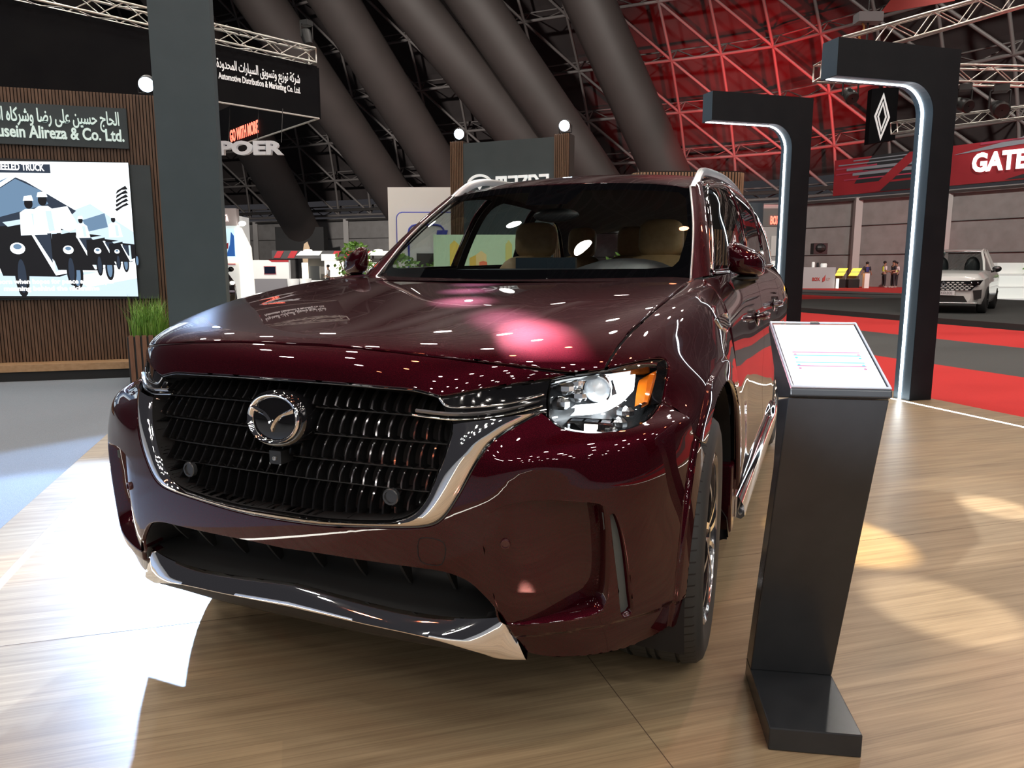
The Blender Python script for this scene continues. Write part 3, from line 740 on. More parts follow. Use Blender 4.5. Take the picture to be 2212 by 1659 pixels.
for s in (False, True):
    ribbon(b, WS, [(0, 0), (4, 0)], [(0, .42), (2.4, .50), (3.2, .62), (3.42, .9)], [(0, -.004), (1, -.004)], 40, s)
    ribbon(b, WS, [(4, 0), (4, 5)], [(3.42, .9), (3.72, 2.4), (3.68, 4.3), (3.3, 4.62)], [(0, -.004), (1, -.004)], 40, s)
    ribbon(b, WS, [(0, 5), (4, 5)], [(0, 4.55), (2, 4.56), (3.3, 4.62)], [(0, -.004), (1, -.004)], 40, s)
    ribbon(b, WS, [(0, 4.6), (.62, 4.6)], [(0, 3.75), (.45, 3.75)], [(0, -.005), (1, -.005)], 10, s)
b.build('windscreen_border', FRIT, car, True)
b = MB()
CBe = [CB.at([u], [0])[0][0] for u in np.linspace(0, 3, 21)]
for s in (1, -1):
    rows = []
    for i in range(21):
        a = Vector(WE[i]); c = Vector(CBe[i]); m_ = a.lerp(c, .5)
        out = Vector((.75, -.45, .35)).normalized()
        rows.append([(q.x*s, q.y, q.z) for q in (a+Vector((-.004, .012, -.012)), a+out*.002, a.lerp(c, .15)+out*.010, m_+out*.016, a.lerp(c, .85)+out*.010, c+out*.001, c+Vector((-.02, .02, 0)))])
    b = MB(); b.gridm(rows, flip=(s > 0)); b.build('a_pillar', PAINT, car, True, angle=60)
    b = MB(); b.tube([(p[0]*s, p[1]-.004, p[2]+.003) for p in WE], .005, 6); b.build('windscreen_trim', SATIN, car, True)
# roof
RE = [CB.at([3], [v])[0][0] for v in range(6)]; RF_NET = []
hdr = [(0, 2.195, 1.652), (.22, 2.202, 1.648), (.43, 2.226, 1.636), (.55, 2.246, 1.626), (.632, 2.262, 1.616), (.664, 2.38, 1.656)]
RF_NET.append(hdr)
for v, zc, yc in ((1, 1.738, 2.62), (2, 1.755, 3.12), (3, 1.742, 3.78), (4, 1.688, 4.40), (5, 1.598, 4.90)):
    x, y, z = RE[v]
    RF_NET.append([(0, yc, zc), (x*.33, yc+(y-yc)*.1, zc-.003), (x*.65, yc+(y-yc)*.4, zc-(zc-z)*.28), (x*.83, yc+(y-yc)*.7, zc-(zc-z)*.55), (x*.95, yc+(y-yc)*.9, z+.008), (x, y, z)])
RF = Surf(RF_NET, sym=True)
panel('roof', RF, both([(u, 0) for u in range(6)]+[(5, v) for v in range(1, 6)]+[(u, 5) for u in range(4, -1, -1)]), PAINT, car, inset=0, thick=.012, su=.14, sv=.5, dv=.12, du=.25)
b = MB(); rows = []
for v in np.linspace(.1, 5, 14):
    p, _ = RF.at(np.linspace(-4.9, 4.9, 13), np.full(13, v), -.035); rows.append([tuple(q) for q in p])
b.gridm(rows, flip=True); b.build('headliner', HEADL, car, True)
# cowl between hood and glass, tail, floor pan
b = MB(); rows = []
for t, dz, dy in ((0, -.006, -.20), (.3, -.030, -.08), (.6, -.032, 0), (1, -.03, .10)):
    p, _ = WS.at(np.linspace(-4, 4, 31), np.zeros(31)); rows.append([(x, y+dy, z+dz) for x, y, z in p])
b.gridm(rows); b.build('cowl', BLACKP, car, True)
b = MB(); tp = [SB.at([u], [8])[0][0] for u in np.linspace(0, 7, 9)]
b.gridm([[(x*k, y+.045*(1-k*k), z) for x, y, z in tp] for k in np.linspace(-1, 1, 13)], flip=True)
b.build('tailgate', PAINT, car, True)
b = MB(); q5 = [CB.at([u], [5])[0][0] for u in np.linspace(0, 3, 6)]
b.gridm([[(x*k, y+.03*(1-k*k), z+.05*(1-k*k)*(i/5)) for i, (x, y, z) in enumerate(q5)] for k in np.linspace(-1, 1, 11)], flip=True)
b.build('rear_window', TINT, car, True)
b = MB(); b.box((-.70, .42, .22), (.70, 4.95, .36)); b.box((-.70, .55, .36), (.70, 1.32, .80)); b.build('floor_pan', DEEP, car)
for s in (1, -1):                                               # rear lamps at the corners
    b = MB(); b.gridm([[tuple(Vector((q[0]*s, q[1], q[2]))) for q in SB.at(np.full(8, u), np.linspace(6.6, 8, 8), o)[0]] for u, o in ((4.1, .002), (4.15, .012), (5.2, .012), (5.25, .002))], flip=(s < 0))
    b.build('rear_lamp', mat('rear_lamp_red', (.25, .004, .006), .08, 0, 1.0), car, True)
# wheel-arch liners
for s in (1, -1):
    for cy in (.90, 4.02):
        rows = []; b = MB()
        for x in (.965, .80, .66, .66):
            r = .488 if x > .66 or not rows or len(rows) < 3 else .05
            rows.append([(x*s, cy-r*math.cos(a), .39+r*math.sin(a)) for a in np.linspace(-.35, math.pi+.35, 26)])
        b.gridm(rows, flip=(s < 0)); b.build('arch_liner', DEEP, car, True)
# mirrors
for s in (1, -1):
    t = MB(); P = []
    for i in range(13):                                          # rounded wedge, front face to the camera
        th = math.pi*i/12
        row = []
        for k in range(22):
            ph = 2*math.pi*k/22
            cx = math.copysign(abs(math.cos(ph))**.6, math.cos(ph)); cz = math.copysign(abs(math.sin(ph))**.6, math.sin(ph))
            r = math.sin(th)**.62; yy = -math.cos(th)
            x = .074*cx*r; z = (.074*cz*r)*(1-.40*(cx*r+1)/2)-.012*(cx*r); y = .085*(yy if yy < 0 else yy*.45)
            row.append(((.945+x)*s, 1.80+y+.10*x/.08*.35, 1.262+z-.012*cx))
        P.append(row)
    t.gridm(P, close_u=True, flip=(s < 0)); mo = t.build('door_mirror', PAINT, car, True)
    b = MB(); b.tube([(.90*s, 1.80, 1.168), (.925*s, 1.80, 1.178), (.955*s, 1.80, 1.188), (.985*s, 1.80, 1.192)], [.028, .030, .026, .018], 10); b.ball((.948*s, 1.80, 1.192), .04, 16, 8, (1.3, 1.1, .35))
    b.build('mirror_foot', BLACKP, mo, True)
    b = MB(); b.tube([((.945+.071*math.cos(a))*s, 1.815+.035*math.cos(a), 1.250+.073*math.sin(a)*(1-.18*math.cos(a))) for a in np.linspace(-.5, .9, 14)], .004, 6); b.build('mirror_indicator', CHROME, mo, True)
# wheels
RUB = mat('tyre_rubber', (.022, .024, .025), .62)
nt = RUB.node_tree; N = nt.nodes; L = nt.links
tc = N.new('ShaderNodeTexCoord'); sp = N.new('ShaderNodeSeparateXYZ'); L.new(tc.outputs['Object'], sp.inputs[0])
at2 = N.new('ShaderNodeMath'); at2.operation = 'ARCTAN2'; L.new(sp.outputs['Z'], at2.inputs[0]); L.new(sp.outputs['Y'], at2.inputs[1])
ml = N.new('ShaderNodeMath'); ml.operation = 'MULTIPLY_ADD'; L.new(at2.outputs[0], ml.inputs[0]); ml.inputs[1].default_value = 74/(2*math.pi)
xs_ = N.new('ShaderNodeMath'); xs_.operation = 'MULTIPLY'; L.new(sp.outputs['X'], xs_.inputs[0]); xs_.inputs[1].default_value = 5.0; L.new(xs_.outputs[0], ml.inputs[2])
fr = N.new('ShaderNodeMath'); fr.operation = 'FRACT'; L.new(ml.outputs[0], fr.inputs[0])
lt = N.new('ShaderNodeMath'); lt.operation = 'LESS_THAN'; L.new(fr.outputs[0], lt.inputs[0]); lt.inputs[1].default_value = .14
rad = N.new('ShaderNodeVectorMath'); rad.operation = 'LENGTH'
cb_ = N.new('ShaderNodeCombineXYZ'); L.new(sp.outputs['Y'], cb_.inputs[1]); L.new(sp.outputs['Z'], cb_.inputs[2]); L.new(cb_.outputs[0], rad.inputs[0])
gt = N.new('ShaderNodeMath'); gt.operation = 'GREATER_THAN'; L.new(rad.outputs['Value'], gt.inputs[0]); gt.inputs[1].default_value = .3755
an = N.new('ShaderNodeMath'); an.operation = 'MULTIPLY'; L.new(lt.outputs[0], an.inputs[0]); L.new(gt.outputs[0], an.inputs[1])
cmx = N.new('ShaderNodeMix'); cmx.data_type = 'RGBA'; L.new(an.outputs[0], cmx.inputs[0]); cmx.inputs[6].default_value = (.03, .033, .035, 1); cmx.inputs[7].default_value = (.004, .004, .004, 1); L.new(cmx.outputs[2], N['Principled BSDF'].inputs['Base Color'])  # tread grooves darkened in colour to stand for the shade inside them
bp = N.new('ShaderNodeBump'); bp.invert = True; bp.inputs['Strength'].default_value = .9; bp.inputs['Distance'].default_value = .006
L.new(an.outputs[0], bp.inputs['Height']); L.new(bp.outputs[0], N['Principled BSDF'].inputs['Normal'])
RIMM = mat('rim_machined', (.38, .38, .39), .14, 1.0); RIMD = mat('rim_dark', (.03, .031, .033), .25, .6, .6)
def make_wheel(side):
    b = MB()
    prof = [(.268, .010), (.30, .0), (.34, -.004), (.366, .004), (.380, .020), (.386, .045)]
    for x in (.066, .125, .150, .209):
        prof += [(.3895, x-.008), (.3895, x-.006), (.381, x-.005), (.381, x+.005), (.3895, x+.006)]
    prof += [(.386, .230), (.380, .255), (.366, .271), (.34, .279), (.30, .275), (.268, .265)]
    b.lathe(prof, (0, 0, 0), (-side, 0, 0), 96); ty = b.build('wheel', RUB, None, True, angle=35)
    b = MB(); b.lathe([(.272, .022), (.268, .006), (.262, .004), (.256, .012), (.250, .05), (.246, .20), (.262, .26), (.268, .262)], (0, 0, 0), (-side, 0, 0), 64)
    rim = b.build('rim', RIMM, None, True, angle=40); rim.parent = ty
    b = MB(); b.lathe([(.245, .19), (.05, .19)], (0, 0, 0), (-side, 0, 0), 40); b.lathe([(.16, .12), (.165, .10), (.05, .09)], (0, 0, 0), (-side, 0, 0), 40)
    k_ = b.build('brake_disc', RIMD, None, True); k_.parent = ty
    b = MB(); d = MB()
    for i in range(10):
        a0 = 2*math.pi*i/10
        for tgt, w0, w1, x0, x1 in ((b, .007, .011, .016, .012), (d, .012, .024, .03, .03)):
            rr = np.linspace(.035, .256, 7); rows = []
            for sgn in (-1, 1):
                row = []
                for r in rr:
                    t = (r-.035)/.22; w = w0+(w1-w0)*t; a = a0+.16*t*side
                    u = Vector((0, math.cos(a), math.sin(a))); v = Vector((0, -math.sin(a), math.cos(a)))
                    hx = x0+(x1-x0)*t-.012*math.sin(t*3.14)
                    row.append(u*r+v*w*sgn+Vector((-side*hx, 0, 0)))
                rows.append(row)
            back = [[p+Vector((-side*.035, 0, 0)) for p in r] for r in rows]
            tgt.gridm([back[0], rows[0], rows[1], back[1]], flip=(side < 0))
    b.lathe([(.0005, .008), (.03, .008), (.036, .014), (.05, .03), (.07, .06)], (0, 0, 0), (-side, 0, 0), 30)
    for q, nm, m_ in ((b, 'spokes', RIMM), (d, 'spoke_insets', RIMD)):
        o = q.build(nm, m_, None, True, angle=30); o.parent = ty
    return ty
for side in (1, -1):
    w = make_wheel(side); w.parent = car; w.location = (.968*side, .90, .3895); w.rotation_euler = (0, 0, math.radians(3.2))
    r = w.copy(); COL.objects.link(r); r.location = (.978*side, 4.02, .3895); r.rotation_euler = (0, 0, 0)
    for c in list(w.children):
        k_ = c.copy(); COL.objects.link(k_); k_.parent = r
# interior
b = MB(); rows = []
for y, z, w in ((1.50, 1.155, .70), (1.75, 1.20, .76), (2.0, 1.232, .79), (2.10, 1.225, .79), (2.14, 1.18, .79), (2.12, .95, .79), (2.05, .7, .79)):
    rows.append([(x, y+.04*(1-(x/w)**2)*-1, z-.03*(abs(x)/w)**4) for x in np.linspace(-w, w, 17)])
b.gridm(rows); b.build('dashboard', DASH, car, True)
b = MB(); rows = []
for y, hh in ((1.80, .0), (1.88, .055), (2.02, .075), (2.12, .06)):
    rows.append([(.39+.22*math.cos(a), y, 1.205+hh*math.sin(a)**.8) for a in np.linspace(0.001, math.pi-.001, 14)])
b.gridm(rows, flip=True); b.build('instrument_hood', DASH, car, True)
b = MB(); b.box((-.17, 2.02, 1.215), (.14, 2.045, 1.285)); b.build('centre_display', mat('display', (.02, .03, .04), .15), car)
b = MB(); b.tube([(.38+.185*math.cos(a), 2.30+.07*math.sin(a), 1.06+.172*math.sin(a)) for a in np.linspace(0, 2*math.pi, 30, endpoint=False)], .015, 8, closed=True); b.ball((.38, 2.29, 1.06), .07, 12, 8, (1, .5, .8)); b.build('steering_wheel', DASH, car, True)
b = MB(); b.ball((.025, 2.06, 1.487), .1, 18, 10, (1.18, .22, .34)); b.tube([(.02, 2.09, 1.50), (.02, 2.2, 1.59)], .012, 6); b.build('rear_view_mirror', BLACKP, car, True)
def seat(x, y, z, name='car_seat', k=1.0):
    def pad(cx, cy, cz, w, t, h, tilt, n=1):
        R_ = Matrix.Rotation(tilt, 3, 'X'); P = []
        for i in range(15):
            th = math.pi*i/14; row = []
            for q in range(24):
                ph = 2*math.pi*q/24; e = .55
                f = lambda c: math.copysign(abs(c)**e, c)
                v = Vector((f(math.cos(ph))*math.sin(th)**e*w, f(math.sin(ph))*math.sin(th)**e*t, f(math.cos(th))*h))
                row.append(Vector((cx, cy, cz))+R_ @ v)
            P.append(row)
        return P
    b = MB(); b.gridm(pad(x, y, z, .235*k, .075, .33, -.22), close_u=True, flip=True)
    b.gridm(pad(x, y-.32, z-.36, .24*k, .26, .08, .1), close_u=True, flip=True); o = b.build(name, TAN, car, True)
    b = MB(); b.gridm(pad(x, y+.10, z+.415, .125*k, .055, .105, -.12), close_u=True, flip=True); b.build('head_restraint', TAN, o, True)
    b = MB()
    for dx in (-.05, .05): b.tube([(x+dx, y+.07, z+.28), (x+dx, y+.095, z+.36)], .007, 6)
    b.build('restraint_posts', SATIN, o, True)
for x in (.385, -.37): seat(x, 2.72, .985)
for x in (.36, -.0, -.36): seat(x, 3.62, 1.0, 'rear_seat', .8)
b = MB(); b.box((-.80, 1.6, .36), (.80, 4.8, .42)); b.build('cabin_floor', DASH, car)
# ================================================================== FLOORS AND STAGE
def on_e(a, b, z=0.0): return E1*a+E2*b+Vector((0, 0, z))
def wood_floor():
    m = mat('wood_vinyl', (.3, .2, .11), .38, 0, 0, spec=.34)
    nt = m.node_tree; N = nt.nodes; L = nt.links; b = N['Principled BSDF']
    tc = N.new('ShaderNodeTexCoord'); mp = N.new('ShaderNodeMapping'); mp.vector_type = 'POINT'
    ang = math.atan2(E2.y, E2.x); mp.inputs['Rotation'].default_value = (0, 0, -ang)
    L.new(tc.outputs['Object'], mp.inputs[0])
    sc = N.new('ShaderNodeMapping'); sc.inputs['Scale'].default_value = (.8, 15, 1); L.new(mp.outputs[0], sc.inputs[0])
    n1 = N.new('ShaderNodeTexNoise'); n1.inputs['Scale'].default_value = 2.2; n1.inputs['Detail'].default_value = 6; n1.inputs['Distortion'].default_value = .5; L.new(sc.outputs[0], n1.inputs[0])
    s2 = N.new('ShaderNodeMapping'); s2.inputs['Scale'].default_value = (.5, 60, 1); L.new(mp.outputs[0], s2.inputs[0])
    n2 = N.new('ShaderNodeTexNoise'); n2.inputs['Scale'].default_value = 3; n2.inputs['Detail'].default_value = 4; L.new(s2.outputs[0], n2.inputs[0])
    br = N.new('ShaderNodeTexBrick'); br.inputs['Scale'].default_value = 1; br.inputs['Brick Width'].default_value = 2.4; br.inputs['Row Height'].default_value = .19; br.inputs['Mortar Size'].default_value = 0
    br.inputs['Color1'].default_value = (.9, .9, .9, 1); br.inputs['Color2'].default_value = (1.08, 1.06, 1.03, 1); L.new(mp.outputs[0], br.inputs[0])
    r = N.new('ShaderNodeValToRGB'); e = r.color_ramp.elements
    e[0].position = .28; e[0].color = (.18, .128, .078, 1); e[1].position = .72; e[1].color = (.43, .33, .21, 1)
    x = e.new(.5); x.color = (.31, .233, .145, 1)
    ad = N.new('ShaderNodeMix'); ad.data_type = 'FLOAT'; ad.inputs[0].default_value = .4; L.new(n1.outputs[0], ad.inputs[2]); L.new(n2.outputs[0], ad.inputs[3])
    L.new(ad.outputs[0], r.inputs[0])
    mu = N.new('ShaderNodeMix'); mu.data_type = 'RGBA'; mu.blend_type = 'MULTIPLY'; mu.inputs[0].default_value = 1; L.new(r.outputs[0], mu.inputs[6]); L.new(br.outputs[0], mu.inputs[7])
    L.new(mu.outputs[2], b.inputs['Base Color'])
    return m
WOODF = wood_floor()
CARPET = noisy('blue_grey_carpet', (.17, .20, .235), (.25, .285, .32), 260, .95, bump=.4)
CARR = noisy('red_carpet', (.50, .014, .014), (.62, .03, .028), 200, .95)
CARG = noisy('grey_carpet', (.055, .058, .058), (.085, .09, .09), 200, .95)
LED = mat('led_strip', (1, 1, 1), .4, emit=14, ecol=(1, .95, .82))
LEDC = mat('led_strip_cool', (1, 1, 1), .4, emit=16, ecol=(.88, .97, 1.0))
b = MB(); P = [H(-75, -35, -.04), H(75, -35, -.04), H(75, 100, -.04), H(-75, 100, -.04)]; b.add(P, [(0, 1, 2, 3)])
tag(b.build('floor', CARPET), kind='structure')
def strip(a0, a1, b0, b1, z, m, name, label, cat, group=None):
    q = MB(); q.add([on_e(a0, b0, z), on_e(a1, b0, z), on_e(a1, b1, z), on_e(a0, b1, z), on_e(a0, b0, z-.012), on_e(a1, b0, z-.012), on_e(a1, b1, z-.012), on_e(a0, b1, z-.012)],
                    [(0, 1, 2, 3), (0, 4, 5, 1), (1, 5, 6, 2), (2, 6, 7, 3), (3, 7, 4, 0)])
    o = q.build(name, m, None, loc=on_e((a0+a1)/2, (b0+b1)/2, z-.012))
    return tag(o, label, cat, group) if label else tag(o, kind='structure')
strip(-60, 14, 5.95, 8.27, -.026, CARR, 'floor', None, None)
strip(-60, 14, 8.27, 11.32, -.0255, CARG, 'floor', None, None)
strip(-60, 14, 11.32, 14.45, -.026, CARR, 'floor', None, None)
strip(-60, -22.4, 14.45, 19.4, -.0255, CARG, 'floor', None, None)
strip(-60, -22.4, 19.4, 24.5, -.026, CARR, 'floor', None, None)
strip(-50, -22.4, 24.5, 31.0, -.0255, CARG, 'floor', None, None)
strip(-50, -22.4, 31.0, 44.0, -.026, CARR, 'floor', None, None)
PLAT = noisy('black_platform_carpet', (.022, .024, .024), (.036, .038, .037), 150, .9)
strip(-22.3, 10, 14.55, 26, .10, PLAT, 'car_platform', 'low black carpeted platform under the white car', 'platform')
pl = D.objects['car_platform']; 
for v in pl.data.vertices:
    if v.co.z < .005: v.co.z = -.128
# stage: wooden deck with two light strips let into it
b = MB(); zt = 0.0
cs = [(-26, -1.32), (9, -1.32), (9, 5.93), (-26, 5.93)]
b.add([on_e(a, c, -.0008) for a, c in cs]+[on_e(a, c, -.038) for a, c in cs], [(0, 1, 2, 3), (0, 4, 5, 1), (1, 5, 6, 2), (2, 6, 7, 3), (3, 7, 4, 0)])
stage = tag(thing('stage', 'low wooden display stage under the maroon car', 'stage', (0, 0, -.038)))
b.build('stage_deck', WOODF, stage)
for c, a0 in ((-1.085, -6.2), (5.56, -26)):
    b = MB(); q = [(a0, c-.016), (9, c-.016), (9, c+.016), (a0, c+.016)]; b.add([on_e(a, e, 0) for a, e in q]+[on_e(a, e, -.0006) for a, e in q], [(0, 1, 2, 3), (0, 4, 5, 1), (1, 5, 6, 2), (2, 6, 7, 3), (3, 7, 4, 0)])
    b.build('edge_light_strip', LED, stage)
JO = mat('joint_dark', (.10, .065, .04), .7)
for a0 in (-.78, -4.0):
    b = MB(); b.add([on_e(a, e, -.0004) for a, e in ((a0, -1.32), (a0+.003, -1.32), (a0+.003, 5.93), (a0, 5.93))], [(0, 1, 2, 3)]); b.build('deck_joint', JO, stage)
b = MB(); b.add([on_e(a, e, -.0004) for a, e in ((-26, .935), (9, .935), (9, .938), (-26, .938))], [(0, 1, 2, 3)]); b.build('deck_joint', JO, stage)
# ------------------------------------------------------------------ information stand
STW = Vector((1.406-1.185, .511-.454, 0)).normalized(); STD = Vector((-STW.y, STW.x, 0)); SO = Vector((1.185, .454, 0))
ST = noisy('stand_black', (.020, .023, .027), (.026, .029, .033), 9, .26)
stand = thing('info_stand', 'tall slanted black information stand in front of the car', 'stand', SO+STW*.114+STD*.15)
def side_prism(poly, x0, w, m, name, bev=.003):
    q = MB(); q.prism(poly, SO+STW*x0, STD, Vector((0, 0, 1)), STW*w); o = q.build(name, m, stand)
    md = o.modifiers.new('edge', 'BEVEL'); md.width = bev; md.segments = 2; md.limit_method = 'ANGLE'; return o
side_prism([(0, 0), (.367, 0), (.355, .062), (0, .062)], 0, .228, ST, 'foot')
side_prism([(.284, .0622), (.355, .0622), (.128, .72), (.118, .90), (.0, .925)], 0, .228, ST, 'post')
side_prism([(-.018, .933), (-.014, .949), (.283, 1.081), (.283, 1.064), (.118, .905), (.0, .9255)], 0, .228, ST, 'top_board')
sl = Vector((0, 0, 0)); up_ = (STD*.297+Vector((0, 0, .132))); ul = up_.length; up_ = up_.normalized(); no_ = STW.cross(up_)
p0 = SO+STD*(-.014)+Vector((0, 0, .949))
sheet = thing('price_sheet', 'white printed sheet under clear cover on the black stand', 'sheet', p0+STW*.114+up_*.16+no_*.001)
def on_sheet(x, y, h=0.0): return p0+STW*x+up_*y+no_*h
PAP = mat('white_paper', (.56, .57, .59), .6)
b = MB(); b.prism([(.010, .012), (.218, .012), (.218, ul-.006), (.010, ul-.006)], p0+no_*.0008, STW, up_, no_*.0012); b.build('paper', PAP, sheet)
CLR = thin_glass('clear_acrylic', (.97, .98, .98), ior=1.2)
for y, c in ((.168, (.75, .12, .25)), (.152, (.05, .5, .38)), (.118, (.05, .42, .72)), (.101, (.28, .1, .2))):
    b = MB(); b.prism([(.034, y), (.196, y), (.196, y+.0036), (.034, y+.0036)], p0+no_*.0021, STW, up_, no_*.0003); b.build('coloured_rule', mat('rule_%d' % (y*1000), c, .5), sheet)
    dot = MB()
    for x in (.039, .191): 
        dot = MB(); dot.lathe([(.0036, 0), (.0036, .0003), (.0004, .0003)], on_sheet(x, y-.010, .0021), no_, 14); dot.build('round_mark', D.materials['rule_%d' % (y*1000)], sheet)
GREYP = mat('faint_print', (.62, .65, .7), .6)
b = MB(); random.seed(4)
for k in range(26):
    y = .19+k*.0045
    for x0, x1 in ((.03, .03+random.uniform(.03, .07)), (.20-random.uniform(.03, .06), .20)):
        b.prism([(x0, y), (x1, y), (x1, y+.0009), (x0, y+.0009)], p0+no_*.0021, STW, up_, no_*.0002)
for k, y in enumerate((.145, .139, .131, .128, .112, .094, .090)):
    b.prism([(.06+.02*(k % 3), y), (.17-.02*(k % 2), y), (.17-.02*(k % 2), y+.0009), (.06+.02*(k % 3), y+.0009)], p0+no_*.0021, STW, up_, no_*.0002)
tag(b.build('printed_lines', GREYP, sheet))
b = MB(); b.tube([on_sheet(.112+i*.002, .068+.004*math.sin(i*2.3), .0023) for i in range(14)], .0005, 4); b.build('signature', mat('ink', (.25, .28, .4), .5), sheet)
b = MB(); b.poly([(.004, .004), (.224, .004), (.224, ul), (.004, ul)], p0+no_*.0045, STW, up_); b.build('clear_cover', CLR, sheet)
b = MB(); fr_ = [on_sheet(x, y, .004) for x, y in ((.004, .004), (.224, .004), (.224, ul), (.004, ul))]; b.tube(fr_, .0035, 6, closed=True); b.build('cover_edge', mat('acrylic_edge', (.5, .53, .6), .1, .4, 1), sheet)
b = MB(); b.prism([(.105, ul-.008), (.130, ul-.008), (.127, ul+.002), (.108, ul+.002)], p0+no_*.004, STW, up_, no_*.004); b.build('clip', ST, sheet)
# ------------------------------------------------------------------ portal frames with light strips
POR = noisy('portal_charcoal', (.007, .009, .012), (.010, .012, .015), 5, .55)
POR.node_tree.nodes['Principled BSDF'].inputs['Specular IOR Level'].default_value = .15
PORB = noisy('portal_blue_lit', (.035, .065, .10), (.042, .075, .115), 4, .55)  # portal colour with bluish light painted in, for inner faces and arm end
def portal(base, label, group='light-strip portal frames'):
    """upright with an arm over the stage; inner edge rounded and lit"""
    t = thing('portal_frame', label, 'frame', base, group)
    W_, T_, A_, Z_ = .25, .20, 1.05, 3.16; hA = .305; R_ = .26
    ins = [(0, 0)]
    arc = [(-R_+R_*math.cos(a), Z_-hA-R_+R_*math.sin(a)) for a in np.linspace(0, math.pi/2, 12)]
    inner = [(0, 0)]+arc+[(-A_, Z_-hA)]
    out = inner+[(-A_, Z_), (W_, Z_), (W_, 0)]
    b = MB(); b.prism(out, base, E2, Vector((0, 0, 1)), -E1*T_); b.build('frame_body', POR, t)
    # inner lining, bluish light painted into its colour
    def off(L, d):
        r = []
        for i, p in enumerate(L):
            a = L[max(i-1, 0)]; c = L[min(i+1, len(L)-1)]; tx, ty = c[0]-a[0], c[1]-a[1]; n = math.hypot(tx, ty); r.append((p[0]-ty/n*d, p[1]+tx/n*d))
        return r
    b = MB(); o1 = off(inner, .004)
    rows = [[base+E2*x+Vector((0, 0, z))-E1*(T_*k) for x, z in q] for k, q in ((0.02, inner), (0.02, o1), (.98, o1), (.98, inner))]
    b.gridm(rows); b.build('inner_lining', PORB, t)
    b = MB(); b.add([base-E2*(A_+.002)+Vector((0, 0, z))-E1*(T_*k) for k, z in ((.0, Z_-hA), (1, Z_-hA), (1, Z_), (0, Z_))], [(0, 1, 2, 3)]); b.build('arm_end', PORB, t)
    b = MB(); o2 = off(inner, .010); q = o2; ln = [base+E2*x+Vector((0, 0, z))-E1*(T_*.6) for x, z in q]
    rows = [[base+E2*x+Vector((0, 0, z))-E1*(T_*k) for x, z in qq] for k, qq in ((.53, o1), (.53, o2), (.67, o2), (.67, o1))]
    ex = rows; b.gridm(rows); b.build('light_strip', LEDC, t)
    return t
PB = Vector((2.051, 6.394, 0)); STEP = E1*-1.97
portal(PB, 'near portal frame on the right, its lit edge meeting the floor light line')
portal(PB+STEP, 'second portal frame, standing just behind the maroon car')
portal(PB-STEP, 'portal frame whose arm end just enters the top right corner')

# patterned spots thrown on the car and the stage
def gobo(src, dst, energy, color, cone, blend=.35):
    return lamp('pattern_spot', 'SPOT', src, energy, color, .05, dst, cone, blend)
S1 = (-3.2, 4.5, 8.5)
for x, y, z, e, c, cn in ((.63, .29, 1.045, 200000, (1, .50, .66), .020), (.47, .41, 1.09, 40000, (.95, .60, .85), .015), (.23, .63, 1.13, 80000, (.95, .65, .9), .010), (.11, .91, 1.15, 80000, (.85, .65, 1), .010), (.02, 1.16, 1.17, 60000, (.75, .62, 1), .008), (.88, .5, .98, 1300, (1, .35, .5), .10)):
    gobo(S1, (x, y, z), e, c, cn, .35)
gobo((0, -4.2, 3.3), (1.34, .60, 1.03), 3000, (.86, .93, 1), .115, 1.0)
S2 = (5.5, -3.0, 7.5)
for x, y, e, c, cn in ((2.15, 3.0, 9000, (1, .92, .8), .030), (1.72, 1.55, 5000, (1, .93, .82), .05), (1.38, 2.2, 14000, (1, .78, .42), .055), (2.7, 1.8, 700, (1, .5, .55), .14), (2.3, .9, 600, (1, .5, .5), .16)):
    gobo(S2, (x, y, 0), e, c, cn, .15 if cn < .1 else .9)
gobo((-6, -3, 7), (-1.75, .55, 0), 3000, (1, .8, .45), .05, .3)
gobo((2.2, -3.5, 7.5), (.37, 2.72, 1.47), 16000, (1, .8, .35), .030, .4)
# ================================================================== LEFT: SLAT WALL, SCREEN, COLUMN, PLANTER
WO = Vector((-7.0, 4.65, 0)); ZV = Vector((0, 0, 1))
def onw(a, z, h=0.0): return WO+E2*a+E1*h+ZV*z
WSL = noisy('walnut_slat', (.085, .045, .024), (.15, .085, .05), 3, .5, stretch=(6, 6, .6))
WDK = mat('slat_gap', (.012, .008, .006), .8)
SLATE = noisy('slate_panel', (.035, .05, .056), (.045, .06, .066), 3, .6)
wall = thing('slat_wall', 'dark wood slatted display wall carrying the large screen', 'wall', onw(-.5, -.04))
b = MB(); b.prism([(-2.6, 0), (1.12, 0), (1.12, 3.24), (-2.6, 3.24)], onw(0, 0, -.10), E2, ZV, E1*.085); b.build('backing', WDK, wall)
b = MB(); k = 0; a = -2.6
while a < 1.11:
    b.prism([(a, .14), (a+.024, .14), (a+.024, 3.24), (a, 3.24)], onw(0, 0, -.015), E2, ZV, E1*.016); a += .0345
tag(b.build('slats', WSL, wall), kind='stuff')
b = MB(); b.prism([(-2.6, .07), (1.12, .07), (1.12, .15), (-2.6, .15)], onw(0, 0, 0.001), E2, ZV, E1*.30); b.build('plinth', noisy('oak_plinth', (.36, .22, .11), (.45, .29, .16), 3, .4, stretch=(1, 10, 10)), wall)
b = MB(); b.prism([(-2.6, -.039), (1.12, -.039), (1.12, .07), (-2.6, .07)], onw(0, 0, 0.001), E2, ZV, E1*.27); b.build('skirting', mat('skirting_black', (.012, .013, .014), .6), wall)
b = MB(); b.prism([(-2.5, .88), (1.02, .88), (1.02, 2.44), (-2.5, 2.44)], onw(0, 0, 0.001), E2, ZV, E1*.04); b.build('screen_surround', SLATE, wall)
